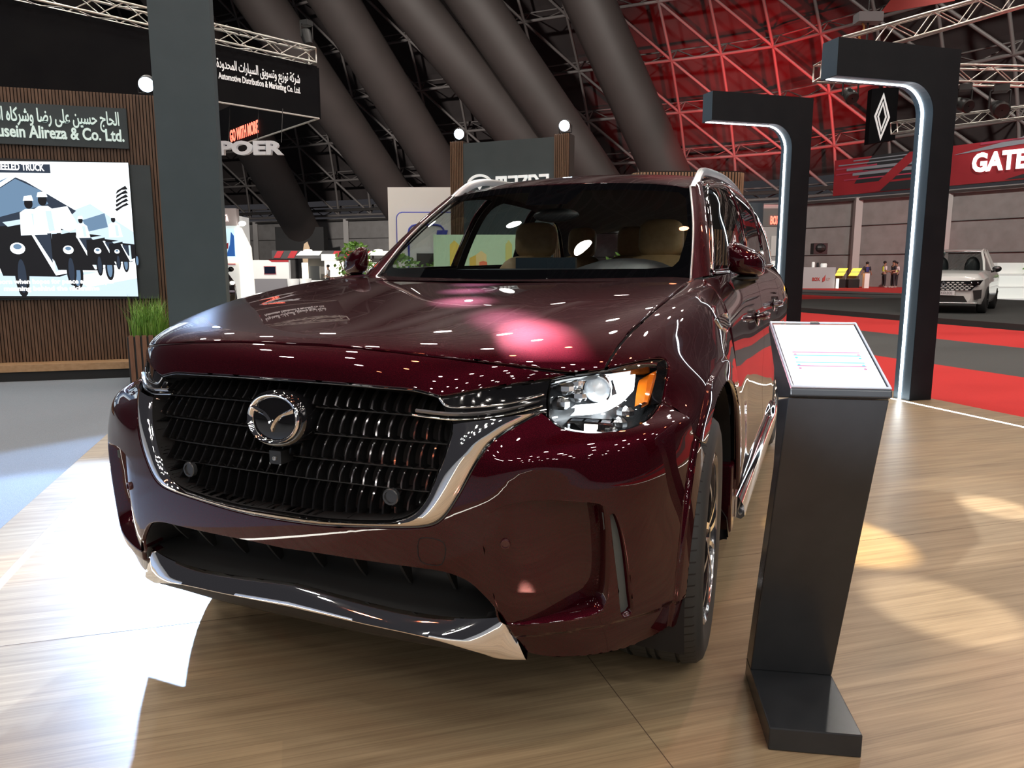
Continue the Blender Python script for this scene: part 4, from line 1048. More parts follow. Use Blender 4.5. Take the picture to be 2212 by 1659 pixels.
b = MB(); b.prism([(-2.5, 2.62), (.81, 2.62), (.81, 3.07), (-2.5, 3.07)], onw(0, 0, 0.001), E2, ZV, E1*.04); sb_ = b.build('sign_board', SLATE, wall)
LETW = mat('sign_letters', (.62, .74, .70), .4, emit=.35, ecol=(.62, .80, .74))
AF = dict(zip('ابةتثجحخدذرزسشصضطظعغفقكلمنهوىي', (0xFE8D, 0xFE8F, 0xFE93, 0xFE95, 0xFE99, 0xFE9D, 0xFEA1, 0xFEA5, 0xFEA9, 0xFEAB, 0xFEAD, 0xFEAF, 0xFEB1, 0xFEB5, 0xFEB9, 0xFEBD, 0xFEC1, 0xFEC5, 0xFEC9, 0xFECD, 0xFED1, 0xFED5, 0xFED9, 0xFEDD, 0xFEE1, 0xFEE5, 0xFEE9, 0xFEED, 0xFEEF, 0xFEF1)))
def arabic(t):
    """joined letter forms, laid out left to right"""
    o = []
    for i, c in enumerate(t):
        if c not in AF: o.append(c); continue
        two = c in 'اةدذرزوى'
        pj = i > 0 and t[i-1] in AF and t[i-1] not in 'ادذرزوىة'
        nj = (not two) and i+1 < len(t) and t[i+1] in AF
        o.append(chr(AF[c]+(1 if pj and not nj else 2 if nj and not pj else 3 if pj and nj else 0)))
    return ''.join(o[::-1])
lettering('sign_lettering_arabic', arabic('الحاج حسين على رضا وشركاه المحدودة'), .205, onw(.735, 2.875, .045), E2, ZV, LETW, wall, .015, 'RIGHT', fit=1.52, bold=.003)
lettering('sign_lettering', 'Haji Husein Alireza & Co. Ltd.', .185, onw(.775, 2.70, .045), E2, ZV, LETW, wall, .015, 'RIGHT', fit=1.62, bold=.0045)
# screen with the black-and-white picture of a row of three-wheeled trucks
scr = thing('led_screen', 'large bright video screen showing black and white trucks and riders', 'screen', onw(-.9, .9, .05))
b = MB(); b.prism([(-2.42, .90), (.80, .90), (.80, 2.46), (-2.42, 2.46)], onw(0, 0, .042), E2, ZV, E1*.028); b.build('screen_case', BLACKP, scr)
SC_ = {k: mat('screen_'+k, (0, 0, 0), .6, emit=e, ecol=c) for k, c, e in (('white', (.86, .95, 1), 1.5), ('light', (.62, .78, .92), 1.0), ('mid', (.20, .34, .52), .7), ('dark', (.045, .075, .13), .45), ('black', (.006, .010, .02), .3), ('text', (1, 1, 1), 1.9))}
def pic(x, y): return (-.59+1.39*x/292.0, 2.455-(y-340-.05*x)/(310-.083*x)*1.55)
layers = {k: MB() for k in SC_}; hgt = [.0706]
def P_(tone, *pts):
    hgt[0] += .00006
    layers[tone].poly([pic(*p) for p in pts], onw(0, 0, hgt[0]), E2, ZV)
def disc_(tone, x, y, r, ry=None, n=18): P_(tone, *[(x+r*math.cos(2*math.pi*k/n), y+(ry or r)*math.sin(2*math.pi*k/n)) for k in range(n)])
P_('white', (-390, 338), (291, 354), (291, 640), (-390, 652))
P_('light', (120, 470), (200, 440), (291, 500), (291, 560), (120, 560)); P_('light', (-390, 360), (-120, 365), (10, 440), (10, 560), (-390, 560))
P_('mid', (-390, 410), (-200, 390), (0, 395), (42, 377), (0, 402), (0, 520), (-390, 540))
P_('dark', (-140, 480), (45, 377), (168, 455), (150, 470), (120, 520), (-140, 540))
P_('white', (-30, 420), (46, 373), (140, 415), (137, 421), (46, 382), (-26, 428))
P_('mid', (5, 410), (45, 385), (95, 410), (110, 440), (0, 470)); P_('mid', (180, 475), (230, 460), (235, 490), (190, 500))
P_('light', (-390, 605), (291, 585), (291, 640), (-390, 652)); P_('white', (150, 600), (291, 570), (291, 600), (180, 622))
for ox, k in ((-250, 1.0), (0, 1.0), (118, .72), (190, .5), (238, .36)):              # the row of vehicles
    def T(x, y): return (ox+x*k, 545+(y-545)*k)
    P_('black', *[T(*p) for p in ((-10, 490), (60, 485), (150, 495), (150, 590), (120, 600), (0, 600), (-12, 560))])
    P_('white', *[T(*p) for p in ((62, 495), (72, 495), (122, 585), (150, 575), (150, 590), (112, 597))]); P_('light', *[T(*p) for p in ((110, 500), (122, 500), (124, 585), (112, 590))])
    P_('dark', *[T(*p) for p in ((70, 500), (108, 500), (108, 570))])
    disc_('black', *T(40, 600), 15*k, 48*k); disc_('dark', *T(40, 600), 9*k, 38*k)
    disc_('black', *T(158, 592), 14*k, 38*k); disc_('mid', *T(158, 592), 8*k, 28*k)
    disc_('white', *T(36, 538), 16*k, 13*k); disc_('mid', *T(36, 534), 9*k, 6*k)
    P_('light', *[T(*p) for p in ((10, 480), (70, 470), (80, 478), (20, 490))])
for x, y, k in ((-180, 470, 1), (68, 447, 1.0), (98, 440, 1.05), (176, 480, .55), (248, 478, .55)):   # riders in white
    P_('white', (x-22*k, y+62*k), (x-20*k, y+12*k), (x-8*k, y+4*k), (x+10*k, y+4*k), (x+24*k, y+14*k), (x+34*k, y+60*k))
    P_('light', (x+4*k, y+14*k), (x+16*k, y+14*k), (x+20*k, y+55*k), (x+8*k, y+58*k))
    disc_('black', x, y-8*k, 9*k, 12*k); P_('white', (x-11*k, y-14*k), (x-8*k, y-24*k), (x+8*k, y-26*k), (x+11*k, y-14*k))
P_('white', (118, 450), (150, 445), (172, 490), (150, 500), (122, 490))
for k in range(5): P_('black', (281, 402+k*9), (262-k*2, 412+k*10), (258, 420+k*9), (272, 411+k*9), (286, 410+k*8))
P_('dark', (-120, 349), (121, 355), (121, 374), (-120, 369))
for k, q in layers.items():
    if q.v: q.build('picture_'+k, SC_[k], scr)
def scr_text(t, x, y, size, fit, al='RIGHT', m='text'):
    a, z = pic(x, y); lettering('screen_caption', t, size, onw(a, z, hgt[0]+.004), E2, ZV, SC_[m], scr, .0004, al, bold=.0025, fit=fit)
scr_text('THREE-WHEELED TRUCK', 108, 369, .105, .77)
scr_text('born when hopes for peace and prosper', 240, 612, .072, 1.2); scr_text('meaning behind the nickname', 205, 628, .072, .98)
# spot lamp builder: yoke, body, lit face; real spot light in front of it
LAMPF = mat('spot_face', (1, 1, 1), .4, emit=60, ecol=(.62, .80, 1.0))
def stage_spot(label, loc, aim, energy, color=(.72, .84, 1), cone=1.0, r=.085, group='bright spot lamps', face=None, name='spot_lamp'):
    t = thing(name, label, 'lamp', Vector(loc)-ZV*.14, group)
    a = (Vector(aim)-Vector(loc)).normalized(); c = Vector(loc)
    b = MB(); b.lathe([(.02, -.22), (r*.8, -.20), (r, -.12), (r*1.08, 0), (r*1.0, .002), (r*.95, -.02)], c, a, 24); b.build('lamp_body', BLACKP, t, True, angle=40)
    b = MB(); b.lathe([(r*.94, -.015), (r*.5, -.008), (.0005, -.006)], c, a, 24); b.build('lamp_face', face or LAMPF, t, True)
    s = a.cross(ZV).normalized(); b = MB(); b.tube([c+s*r*1.2-a*.1, c+s*r*1.2-a*.1-ZV*.12, c-s*r*1.2-a*.1-ZV*.12, c-s*r*1.2-a*.1], .009, 6); b.build('yoke', BLACKP, t)
    if energy: 
        l = lamp('spot_beam', 'SPOT', c+a*.02, energy, color, .06, aim, cone, .25); l.parent = t; l.matrix_parent_inverse = Matrix.Translation(-t.location)
    return t
stage_spot('bright blue-white spot lamp on the slat wall beside the tall column', onw(1.03, 3.37, -.055), (-1.5, -.3, 0), 4200, color=(.42, .63, 1), cone=.41)
# tall slate column
COLM = noisy('column_slate', (.032, .055, .066), (.038, .062, .074), 4, .5)
c0 = H(-3.49, 7.55, 0); b = MB(); b.prism([(0, 0), (.56, 0), (.56, 5.6), (0, 5.6)], c0, E2, ZV, -E1*.42)
tag(b.build('column', COLM, None, loc=c0+E2*.28-E1*.2), 'tall slate blue column between the screen wall and the car', 'column')
# planter box with grass
pl_o = H(-4.17, 8.0, -.04)
plant = thing('planter_box', 'wood slatted planter box full of green grass beside the tall column', 'planter', pl_o+E2*.17-E1*.4)
b = MB(); b.prism([(0, 0), (.34, 0), (.34, .54), (0, .54)], pl_o, E2, ZV, -E1*.68); b.build('box', mat('planter_dark', (.02, .022, .024), .6), plant)
b = MB(); a = .02
while a < .30: b.prism([(a, .03), (a+.045, .03), (a+.045, .56), (a, .56)], pl_o, E2, ZV, E1*.02); a += .066
b.build('slats', noisy('planter_slat', (.16, .075, .04), (.24, .12, .07), 4, .5, stretch=(8, 8, 1)), plant)
GR1 = noisy('grass_green', (.10, .26, .03), (.24, .42, .07), 9, .5)
b = MB(); random.seed(11)
for k in range(420):
    base_ = pl_o+E2*random.uniform(.03, .33)-E1*random.uniform(.03, .64)+ZV*.52
    th = random.uniform(0, 6.28); ln = random.uniform(.25, .52); d = Vector((math.cos(th), math.sin(th), 0)); sp_ = random.uniform(.05, .55); w = random.uniform(.004, .008); s = Vector((-d.y, d.x, 0))*w
    pts = [base_+d*(ln*sp_*t*t)+ZV*(ln*(t-.42*sp_*t**3)) for t in (0, .35, .7, 1)]
    b.gridm([[p-s*(1-i/3.2), p+s*(1-i/3.2)] for i, p in enumerate(pts)])
tag(b.build('grass', GR1, plant, True), kind='stuff')
# ================================================================== HALL SHELL
WL = [(-75, 100), (-50, 92), (-30.5, 85), (-12.9, 77), (5, 69), (20, 61.7), (24, 57.7), (31.5, 47.5), (38, 36), (43, 24), (46, 10), (47, -10)]
WP = resamp(cr([tuple(p) for p in WL], 6), 60)
GREYW = noisy('hall_panel', (.22, .21, .205), (.27, .26, .255), 1.5, .7)
WALLT = 6.5
def wallband(z0, z1, inn=0.0):
    rows = []
    for z in (z0, z1): rows.append([H(l, d, z) for l, d in WP])
    return rows
b = MB(); b.gridm(wallband(-.04, WALLT), flip=True); w_o = tag(b.build('wall_back', GREYW), kind='structure')
DARKS = mat('steel_dark', (.05, .046, .044), .6); STEEL = mat('steel_grey', (.17, .155, .15), .55); TUBE = noisy('tube_paint', (.036, .029, .027), (.043, .034, .032), .6, .6)
def wnorm(i):
    a = np.array(WP[max(i-1, 0)]); c = np.array(WP[min(i+1, len(WP)-1)]); t = c-a; n = np.array([t[1], -t[0]]); return n/np.linalg.norm(n)
b = MB()
for k in range(2, len(WP), 1):                                       # posts and seams of the cladding
    l, d = WP[k]; n = wnorm(k); p = H(l+n[0]*.2, d+n[1]*.2)
    if k % 2 == 0: b.box((-.26, -.2, -.04), (.26, .2, WALLT-.1), Matrix.Rotation(YAW, 3, 'Z'), p)
b.build('trim_1', mat('post_grey', (.40, .385, .375), .5)); tag(D.objects['trim_1'], kind='structure')
b = MB()
for z in (2.3, 4.4): b.tube([H(l+wnorm(i)[0]*.05, d+wnorm(i)[1]*.05, z) for i, (l, d) in enumerate(WP)], .03, 4)
b.tube([H(l+wnorm(i)[0]*.3, d+wnorm(i)[1]*.3, WALLT-.2) for i, (l, d) in enumerate(WP)], .10, 5)
b.tube([H(l+wnorm(i)[0]*.3, d+wnorm(i)[1]*.3, WALLT+.8) for i, (l, d) in enumerate(WP)], .16, 5)
tag(b.build('trim_2', DARKS), kind='structure')
# dome: rings stepping inwards
DOME = [(0, 6.8), (1.2, 10.2), (3.0, 13.6), (5.4, 17.0), (8.6, 20.3), (12.4, 23.4), (17, 26.3), (22.4, 28.9), (29, 31.2), (37, 33.0), (46, 34.2), (57, 34.8), (70, 35), (90, 35)]
RN = resamp(cr([tuple(p) for p in WL], 6), 46)
CEN = np.array([-20.0, 5.0])
def dome_pt(i, k, out=0.0):
    p = np.array(RN[i]); v = CEN-p; L_ = np.linalg.norm(v); inn, z = DOME[k]; f = min((inn-out)/L_, .98); q = p+v*f
    return H(q[0], q[1], z+out*.8)
b = MB(); b.gridm([[dome_pt(i, k, 2.2) for i in range(46)] for k in range(len(DOME))], flip=True)
tag(b.build('ceiling', noisy('roof_dark', (.034, .027, .027), (.046, .038, .038), 1, .8)), kind='structure')
b = MB()
def bar(p, q, r, n=5): b.tube([p, q], r, n, cap=False)
for k in range(len(DOME)-3):
    for i in range(46):
        j = i+1
        if j < 46:
            a = dome_pt(i, k); c = dome_pt(j, k); bar(a, c, .13)
            bar(dome_pt(i, k, 1.3), dome_pt(j, k, 1.3), .07, 4)
            if k+1 < len(DOME)-3:
                bar(dome_pt(j, k), dome_pt(i, k+1), .12)
                m_ = (dome_pt(i, k)+dome_pt(j, k))/2
        if k+1 < len(DOME)-3:
            bar(dome_pt(i, k), dome_pt(i, k+1), .12)
            if i % 1 == 0: bar(dome_pt(i, k), dome_pt(i, k, 1.3), .07, 4)
        if j < 46:
            m_ = dome_pt(i, k).lerp(dome_pt(j, k), .5); bar(m_, dome_pt(i, k, 1.3), .05, 4); bar(m_, dome_pt(j, k, 1.3), .05, 4)
tag(b.build('trim_3', STEEL, None, True), kind='structure')
# great inclined tubes: foot near the wall, rising over the hall
n = 4
for (l0, d0, z0), (l1, d1, z1) in (((-20.3, 74, 4.6), (-19.6, 50, 14.8)), ((-8.2, 66, 4.5), (-17.8, 54, 20.3)), ((-3.2, 64, 5.0), (-12.7, 54, 20.3)), ((6.0, 60, 5.0), (-7.8, 54, 20.3)), ((8.6, 58, 5.0), (-3.3, 54, 20.3)), ((12.6, 55, 5.0), (4.6, 52, 19.6)), ((-34, 78, 4.6), (-30.5, 54, 20))):
    a = H(l0, d0, z0); c = H(l1, d1, z1); pts = [a+(c-a)*t+ZV*(-.9*t*(t-1)*0)-ZV*max(0, t-1)**2*3.0 for t in np.linspace(0, 3.0, 16)]
    b = MB(); b.tube(pts, 1.62, 20); o = b.build('trim_%d' % n, TUBE, None, True); tag(o, kind='structure'); n += 1
b = MB(); p = H(-20.2, 72.5); b.box((-2.3, -.8, 2.6), (2.3, .8, 5.2), Matrix.Rotation(YAW, 3, 'Z'), p); tag(b.build('trim_%d' % n, mat('tube_foot_black', (.012, .012, .013), .7)), kind='structure')
# red uplighters wash the roof on the right
for l, d, z, e, s in ((17, 40, 4.0, 20000, .80), (21.5, 40, 4.0, 28000, .72), (14, 42, 4.5, 6000, .6)):
    lamp('red_uplight', 'SPOT', H(l, d, z), e, (1, .012, .018), .3, H(l-.5, d+17, 13.5), s, .8)
lamp('red_wall_wash', 'SPOT', H(27, 44, 3.2), 500, (1, .1, .14), .3, H(25, 60, 2.4), 1.2, .9)
# ================================================================== HANGING BANNERS AND TRUSSES
BANB = noisy('banner_black', (.004, .004, .0055), (.006, .006, .007), 2, .7)
BANB.node_tree.nodes['Principled BSDF'].inputs['Specular IOR Level'].default_value = .08
WHT = mat('letter_white', (.85, .85, .85), .5, emit=.22)
ALU = mat('truss_aluminium', (.62, .60, .56), .35, .8)
def truss(name, label, a, c, size=.29, step=.42, group='lighting trusses', r=.024):
    t = thing(name, label, 'truss', (Vector(a)+Vector(c))/2, group)
    a = Vector(a); c = Vector(c); d = (c-a).normalized(); s = d.cross(ZV).normalized(); u = s.cross(d).normalized(); h = size/2; L_ = (c-a).length
    cn = [s*h+u*h, s*-h+u*h, s*-h-u*h, s*h-u*h]
    b = MB()
    for q in cn: b.tube([a+q, c+q], r, 6)
    b.build('chords', ALU, t, True)
    b = MB(); n_ = max(2, int(L_/step))
    for i in range(n_):
        p = a+d*(L_*i/n_); q = a+d*(L_*(i+1)/n_)
        for k in range(4):
            x, y = cn[k], cn[(k+1) % 4]
            if i % 2 == 0: x, y = y, x
            b.tube([p+x, q+y], r*.5, 4, cap=False)
    for p in (a, c):
        for k in range(4): b.tube([p+cn[k], p+cn[(k+1) % 4]], r*.8, 5)
    b.build('lacing', ALU, t, True)
    return t
def fixture(label, loc, aim, group='black stage lights on the trusses', s=1.0):
    """moving-head stage light hung below a truss"""
    t = thing('stage_light', label, 'light', loc, group); loc = Vector(loc); a = (Vector(aim)-loc).normalized()
    b = MB(); b.box((-.10*s, -.10*s, -.02*s), (.10*s, .10*s, .08*s), None, loc); b.build('base', BLACKP, t)
    b = MB(); c = loc-ZV*.26*s; q = a.cross(ZV).normalized()*.14*s; b.tube([loc+q, c+q], .016*s, 6); b.tube([loc-q, c-q], .016*s, 6); b.tube([loc+q, loc-q], .016*s, 6); b.build('yoke', BLACKP, t)
    b = MB(); b.lathe([(.01, -.2*s), (.09*s, -.17*s), (.115*s, 0), (.12*s, .14*s), (.10*s, .16*s), (.01, .15*s)], c, a, 18); b.build('head', BLACKP, t, True, angle=40)
    return t
# long black hanging banner with its truss on the left
bA = H(-4.25, 17, 0); bB = H(-10.6, 10.5, 0); bd = (bB-bA).normalized(); bn = Vector((-bd.y, bd.x, 0))
if bn.dot(CAM_POS-bA) < 0: bn = -bn
bL = (bB-bA).length; rd = -bd                                    # reading direction
ban = thing('hanging_banner', 'long black hanging banner with white lettering beneath the left truss', 'banner', (bA+bB)/2+ZV*4.5)
b = MB(); b.prism([(0, 4.53), (3.1, 4.53), (3.1, 3.9), (bL, 3.7), (bL, 5.60), (0, 5.60)], bA, bd, ZV, -bn*.12); b.build('front_cloth', BANB, ban)
bC = H(-10.4, 24.2, 0); cd = (bC-bA).normalized(); cn_ = Vector((-cd.y, cd.x, 0))
if cn_.dot(CAM_POS-bA) < 0: cn_ = -cn_
b = MB(); b.prism([(0.1, 4.53), ((bC-bA).length, 4.53), ((bC-bA).length, 5.60), (.1, 5.60)], bA, cd, ZV, -cn_*.1); b.build('return_cloth', BANB, ban)
b = MB(); b.tube([bA+ZV*4.51, bC+ZV*4.51], .022, 6); b.tube([bA+ZV*4.51, bA+bd*2.9+ZV*4.51], .018, 6); b.build('bottom_rail', mat('rail_white', (.55, .54, .52), .5), ban)
tx = bA+bd*.43+bn*.012
lettering('banner_lettering_arabic', arabic('شركة توزيع وتسويق السيارات المحدودة'), .255, tx+ZV*5.17, rd, ZV, WHT, ban, .008, 'RIGHT', fit=1.82, bold=.003)
lettering('banner_lettering', 'Automotive Distribution & Marketing Co. Ltd.', .175, tx+ZV*4.96, rd, ZV, WHT, ban, .008, 'RIGHT', fit=1.80, bold=.003)
lettering('banner_red_initial', 'A', .2, tx+bd*1.93+ZV*4.955+bn*.006, rd, ZV, mat('letter_red', (.7, .02, .02), .5, emit=.3), ban, .008, 'RIGHT', .8, bold=.006)
b = MB(); b.lathe([(.26, 0), (.26, .02), (.20, .02), (.20, 0)], bA+bd*2.62+ZV*5.18+bn*.01, bn, 30); b.build('round_mark', WHT, ban)
REDL = mat('letter_glow_red', (.9, .12, .08), .5, emit=2.0, ecol=(1, .16, .10))
lettering('return_lettering', 'GO WITH MORE', .42, bA+cd*3.3+cn_*.03+ZV*4.66, -cd, ZV, REDL, ban, .01, 'RIGHT', fit=1.95, bold=.012)
po = H(-6.10, 16.0, 0)
GRL = mat('letter_grey', (.6, .6, .62), .4, emit=.12)  # weak emission put into the grey to lift the front-lit letters
ps = thing('hanging_letters', 'silver grey block letters with a ring hanging under the black banner', 'sign', po+ZV*3.6)
lettering('letters', 'POER', .36, po+ZV*3.60, RT-FW*.02, ZV, GRL, ps, .10, 'LEFT', 1.48, bold=.016)
b = MB(); b.lathe([(.22, -.04), (.22, .04), (.13, .04), (.13, -.04), (.22, -.04)], po-RT*.22+ZV*3.76, -FW, 36); b.build('ring', GRL, ps, False)
b = MB()
for x in (.2, .8, 1.3): b.tube([po+RT*x+ZV*3.84, po+RT*x+FW*.2+ZV*4.55], .008, 5)
b.build('hanger', mat('hanger_dark', (.03, .03, .03), .5), ps)
ltr = truss('lighting_truss', 'silver truss above the black banner on the left', bA+ZV*5.78+bd*.10, bB+ZV*5.78)
tz = lambda t: bA+bd*t+ZV*5.78
fixture('black stage light standing at the right end of the left truss', tz(.22)+ZV*.62, tz(.2)-bn*2+ZV*5.0)
fixture('black stage light on the left truss just right of the slate column', tz(3.1)+ZV*.70, tz(3.0)+bn*2)
b = MB(); b.tube([tz(.55+.12*i)+ZV*(.17+.05*math.sin(i*1.7)) for i in range(14)], .02, 5); b.build('cable', BLACKP, ltr)
# right-hand trusses
t1 = (H(5.7, 13.7, 5.02), H(9.6, 14.6, 6.25)); truss('lighting_truss', 'silver truss rising to the top right corner above the near portal', *t1, .33)
t2 = (H(5.95, 15.2, 5.03), H(11.5, 15.6, 5.02)); truss('lighting_truss', 'level silver truss passing behind the near portal arm', *t2, .31)
t3 = (H(10.9, 22, 5.22), H(16.5, 22.6, 5.95)); truss('lighting_truss', 'farther silver truss sloping up to the right edge', *t3, .30)
fixture('black stage light under the rising truss above the near portal', H(7.0, 14.0, 5.05), H(6, 8, 2), s=1.3)
fixture('black stage light hanging below the level truss at the right', H(8.95, 15.35, 4.74), H(9.5, 9, 2), s=1.1)
fixture('black stage light under the right end of the level truss', H(9.72, 15.45, 4.74), H(8, 9, 2), s=1.3)
fixture('small dark stage light under the red-lit roof beside the near portal', H(6.36, 14.6, 4.72), H(6, 9, 1), s=1.0)
fixture('black stage light below the far sloping truss', H(12.4, 22, 5.0), H(10, 12, 1), s=1.2)
mo_ = H(6.42, 14.2, 5.62); hs = thing('chain_hoist', 'grey hoist box on the truss left of the near portal top', 'hoist', mo_)
b = MB(); b.box((-.22, -.12, 0), (.22, .12, .16), Matrix.Rotation(YAW, 3, 'Z'), mo_); b.build('motor_box', mat('hoist_grey', (.12, .12, .13), .5), hs)
b = MB(); b.tube([mo_+ZV*.16, mo_+ZV*4], .012, 5); b.tube([mo_, mo_-ZV*.5], .02, 5); b.build('chain', BLACKP, hs)
b = MB(); b.tube([mo_+RT*(-.1)+ZV*(-.05*i)+RT*(.04*math.sin(i)) for i in range(9)], .02, 5); b.build('cable_tail', mat('cable_orange', (.35, .16, .03), .5), hs)
# long red banner on the right
g0 = H(15.6, 37.0, 0); g1 = H(24.6, 27.0, 0); gd = (g1-g0).normalized(); gl = (g1-g0).length; gn = Vector((gd.y, -gd.x, 0))
if gn.dot(CAM_POS-g0) < 0: gn = -gn
gb = thing('entrance_banner', 'long hanging banner in red and black streaks with big white capital letters', 'banner', (g0+g1)/2+ZV*4.7)
BRED = noisy('banner_red', (.30, .012, .02), (.38, .02, .03), 1, .6)
b = MB(); b.prism([(0, 4.75), (gl, 4.95), (gl, 6.62), (0, 6.42)], g0, gd, ZV, -gn*.12); b.build('cloth', BRED, gb)
PINK = mat('streak_pink', (.45, .05, .10), .6); BGREY = mat('streak_grey', (.28, .30, .34), .6); BDK = mat('streak_dark', (.02, .022, .026), .6)
def strk(pts, m, h): q = MB(); q.prism(pts, g0+gn*(.001+h), gd, ZV, gn*.004); q.build('streak', m, gb)
strk([(1.0, 5.25), (4.8, 5.35), (4.8, 6.52), (1.75, 6.45)], BDK, 0)
for k, (x0, x1, z, w, m) in enumerate(((.2, 4.6, 6.12, .05, BGREY), (.6, 4.9, 5.86, .12, BGREY), (.9, 4.8, 5.62, .16, BGREY), (.5, 4.4, 5.42, .06, PINK), (.1, 2.0, 5.95, .07, PINK), (.1, 1.6, 5.70, .06, PINK), (.9, 5.0, 6.28, .05, BGREY), (1.0, 4.7, 5.75, .04, PINK))): strk([(x0, z), (x1, z+.06), (x1, z+.06+w), (x0, z+w)], m, .006)
strk([(1.6, 4.8), (2.2, 4.82), (4.0, 6.45), (3.4, 6.44)], BRED, .011); strk([(2.0, 4.8), (5.0, 4.86), (5.0, 5.25), (2.6, 5.2)], BDK, .011)
strk([(5.2, 6.1), (7.7, 6.55), (7.7, 6.58), (11, 6.60), (11, 6.5)], BGREY, .006); strk([(7.4, 6.35), (11.5, 6.60), (11.5, 6.3)], BDK, 0); strk([(6.2, 6.40), (8.4, 6.46), (8.4, 6.52), (6.2, 6.50)], PINK, .006); strk([(7.2, 4.9), (13.3, 4.96), (13.3, 5.35), (8.4, 5.22)], BDK, .002)
GL = mat('letter_lit_white', (1, 1, 1), .5, emit=1.1)
lettering('banner_lettering', 'GATE', 1.02, g0+gd*5.95+gn*.035+ZV*5.34, gd, ZV, GL, gb, .02, 'LEFT', fit=2.0, bold=.045)
# black diamond-mark banner
r0 = H(12.05, 26.0, 0); rbn = thing('diamond_banner', 'black hanging banner with a white outlined diamond emblem', 'banner', r0+RT*.55+ZV*5.5)
rx = (RT+FW*.35).normalized()
b = MB(); b.prism([(0, 5.42), (1.15, 5.62), (1.15, 7.35), (0, 7.2)], r0, rx, ZV, FW*.3); b.build('cloth', BANB, rbn)
def rhomb(b, c, w, h, t, ax, nn, th):
    for s in (1, -1):
        out = [(0, h), (w*s, 0), (0, -h)]; inn = [(0, -h+t*1.9), ((w-t)*s, 0), (0, h-t*1.9)]
        b.prism(out+inn, c, ax, ZV, nn*th)
b = MB(); c_ = r0+rx*.50+ZV*6.33-FW*.006; rhomb(b, c_, .34, .78, .085, rx, -FW, .02); rhomb(b, c_+FW*.0, .205, .50, .07, rx, -FW, .02); b.build('diamond_emblem', WHT, rbn)
b = MB(); b.prism([(0, 10.85), (.5, 11.5), (2.8, 11.9), (2.8, 11.3)], H(14.0, 30), RT, ZV, FW*.05)
fl = tag(b.build('hanging_flag', mat('flag_red', (.5, .06, .05), .6, emit=.08), None, loc=H(15.2, 30, 11.3)), 'red corner of a hanging flag at the top edge', 'flag')
# ================================================================== CENTRE: BRAND WALL, CHARGING PANEL, ROUNDED PAVILION
m0 = H(-1.04, 12.9, 0); m1 = H(.90, 12.08, 0); mx_ = (m1-m0).normalized(); mn = Vector((mx_.y, -mx_.x, 0)); ml = (m1-m0).length
if mn.dot(CAM_POS-m0) < 0: mn = -mn
bw = thing('brand_wall', 'slate brand wall between two wood slat columns behind the maroon car', 'wall', (m0+m1)/2)
b = MB(); b.prism([(.24, .002), (ml-.25, .002), (ml-.25, 3.30), (.24, 3.30)], m0, mx_, ZV, -mn*.2); b.build('panel', SLATE, bw)
for x in (0, ml-.25):
    b = MB(); b.prism([(x, .002), (x+.25, .002), (x+.25, 3.34), (x, 3.34)], m0-mn*.012, mx_, ZV, -mn*.25)
    b.build('slat_column', WDK, bw)
    b = MB()
    for k in range(8): b.prism([(x+.004+k*.031, .004), (x+.026+k*.031, .004), (x+.026+k*.031, 3.34), (x+.004+k*.031, 3.34)], m0-mn*.012, mx_, ZV, mn*.025)
    b.build('slats', WSL, bw)
LOGO = mat('logo_white', (.75, .78, .78), .4, emit=.35)
b = MB(); cc = m0+mx_*.56+ZV*2.60+mn*.02; R1, R2 = [], []
for k in range(40):
    a = 2*math.pi*k/40; R1.append((.235*math.cos(a), .185*math.sin(a))); R2.append((.195*math.cos(a), .145*math.sin(a)))
b.gridm([[cc+mx_*x+ZV*y+mn*o for x, y in q] for q, o in ((R1, 0), (R1, .03), (R2, .03), (R2, 0))], close_u=True)
for s in (1, -1): b.prism([(0, -.07), (.05*s, .0), (.19*s, .05), (.21*s, .09), (.06*s, .045), (0, -.01)], cc+mn*.005, mx_, ZV, mn*.022)
b.build('wall_emblem', LOGO, bw)
b = MB()                                                              # five letters drawn as square-shouldered strokes
def st_(x, segs, w=.042):
    for (x0, y0, x1, y1) in segs:
        dx, dy = x1-x0, y1-y0; L_ = math.hypot(dx, dy); px_, py_ = -dy/L_*w/2, dx/L_*w/2
        b.prism([(x+x0+px_, y0+py_), (x+x0-px_, y0-py_), (x+x1-px_, y1-py_), (x+x1+px_, y1+py_)], m0+ZV*2.48+mn*.006, mx_, ZV, mn*.03)
Hh = .235
A_SEG = [(0, Hh, .16, Hh), (.145, Hh+.02, .145, 0), (.16, .02, 0, .02), (.02, 0, .02, .13), (0, .128, .15, .128)]
st_(.85, [(0, Hh, .19, Hh), (.02, Hh, .02, 0), (.095, Hh, .095, 0), (.17, Hh, .17, 0)])
st_(1.07, A_SEG); st_(1.25, [(0, Hh, .16, Hh), (.15, Hh, .01, .02), (0, .02, .16, .02)])
st_(1.43, [(0, Hh, .12, Hh), (.10, Hh+.01, .155, Hh-.06), (.145, Hh-.04, .145, 0), (.16, .02, 0, .02), (.02, 0, .02, Hh)]); st_(1.61, A_SEG)
b.build('wall_letters', LOGO, bw)
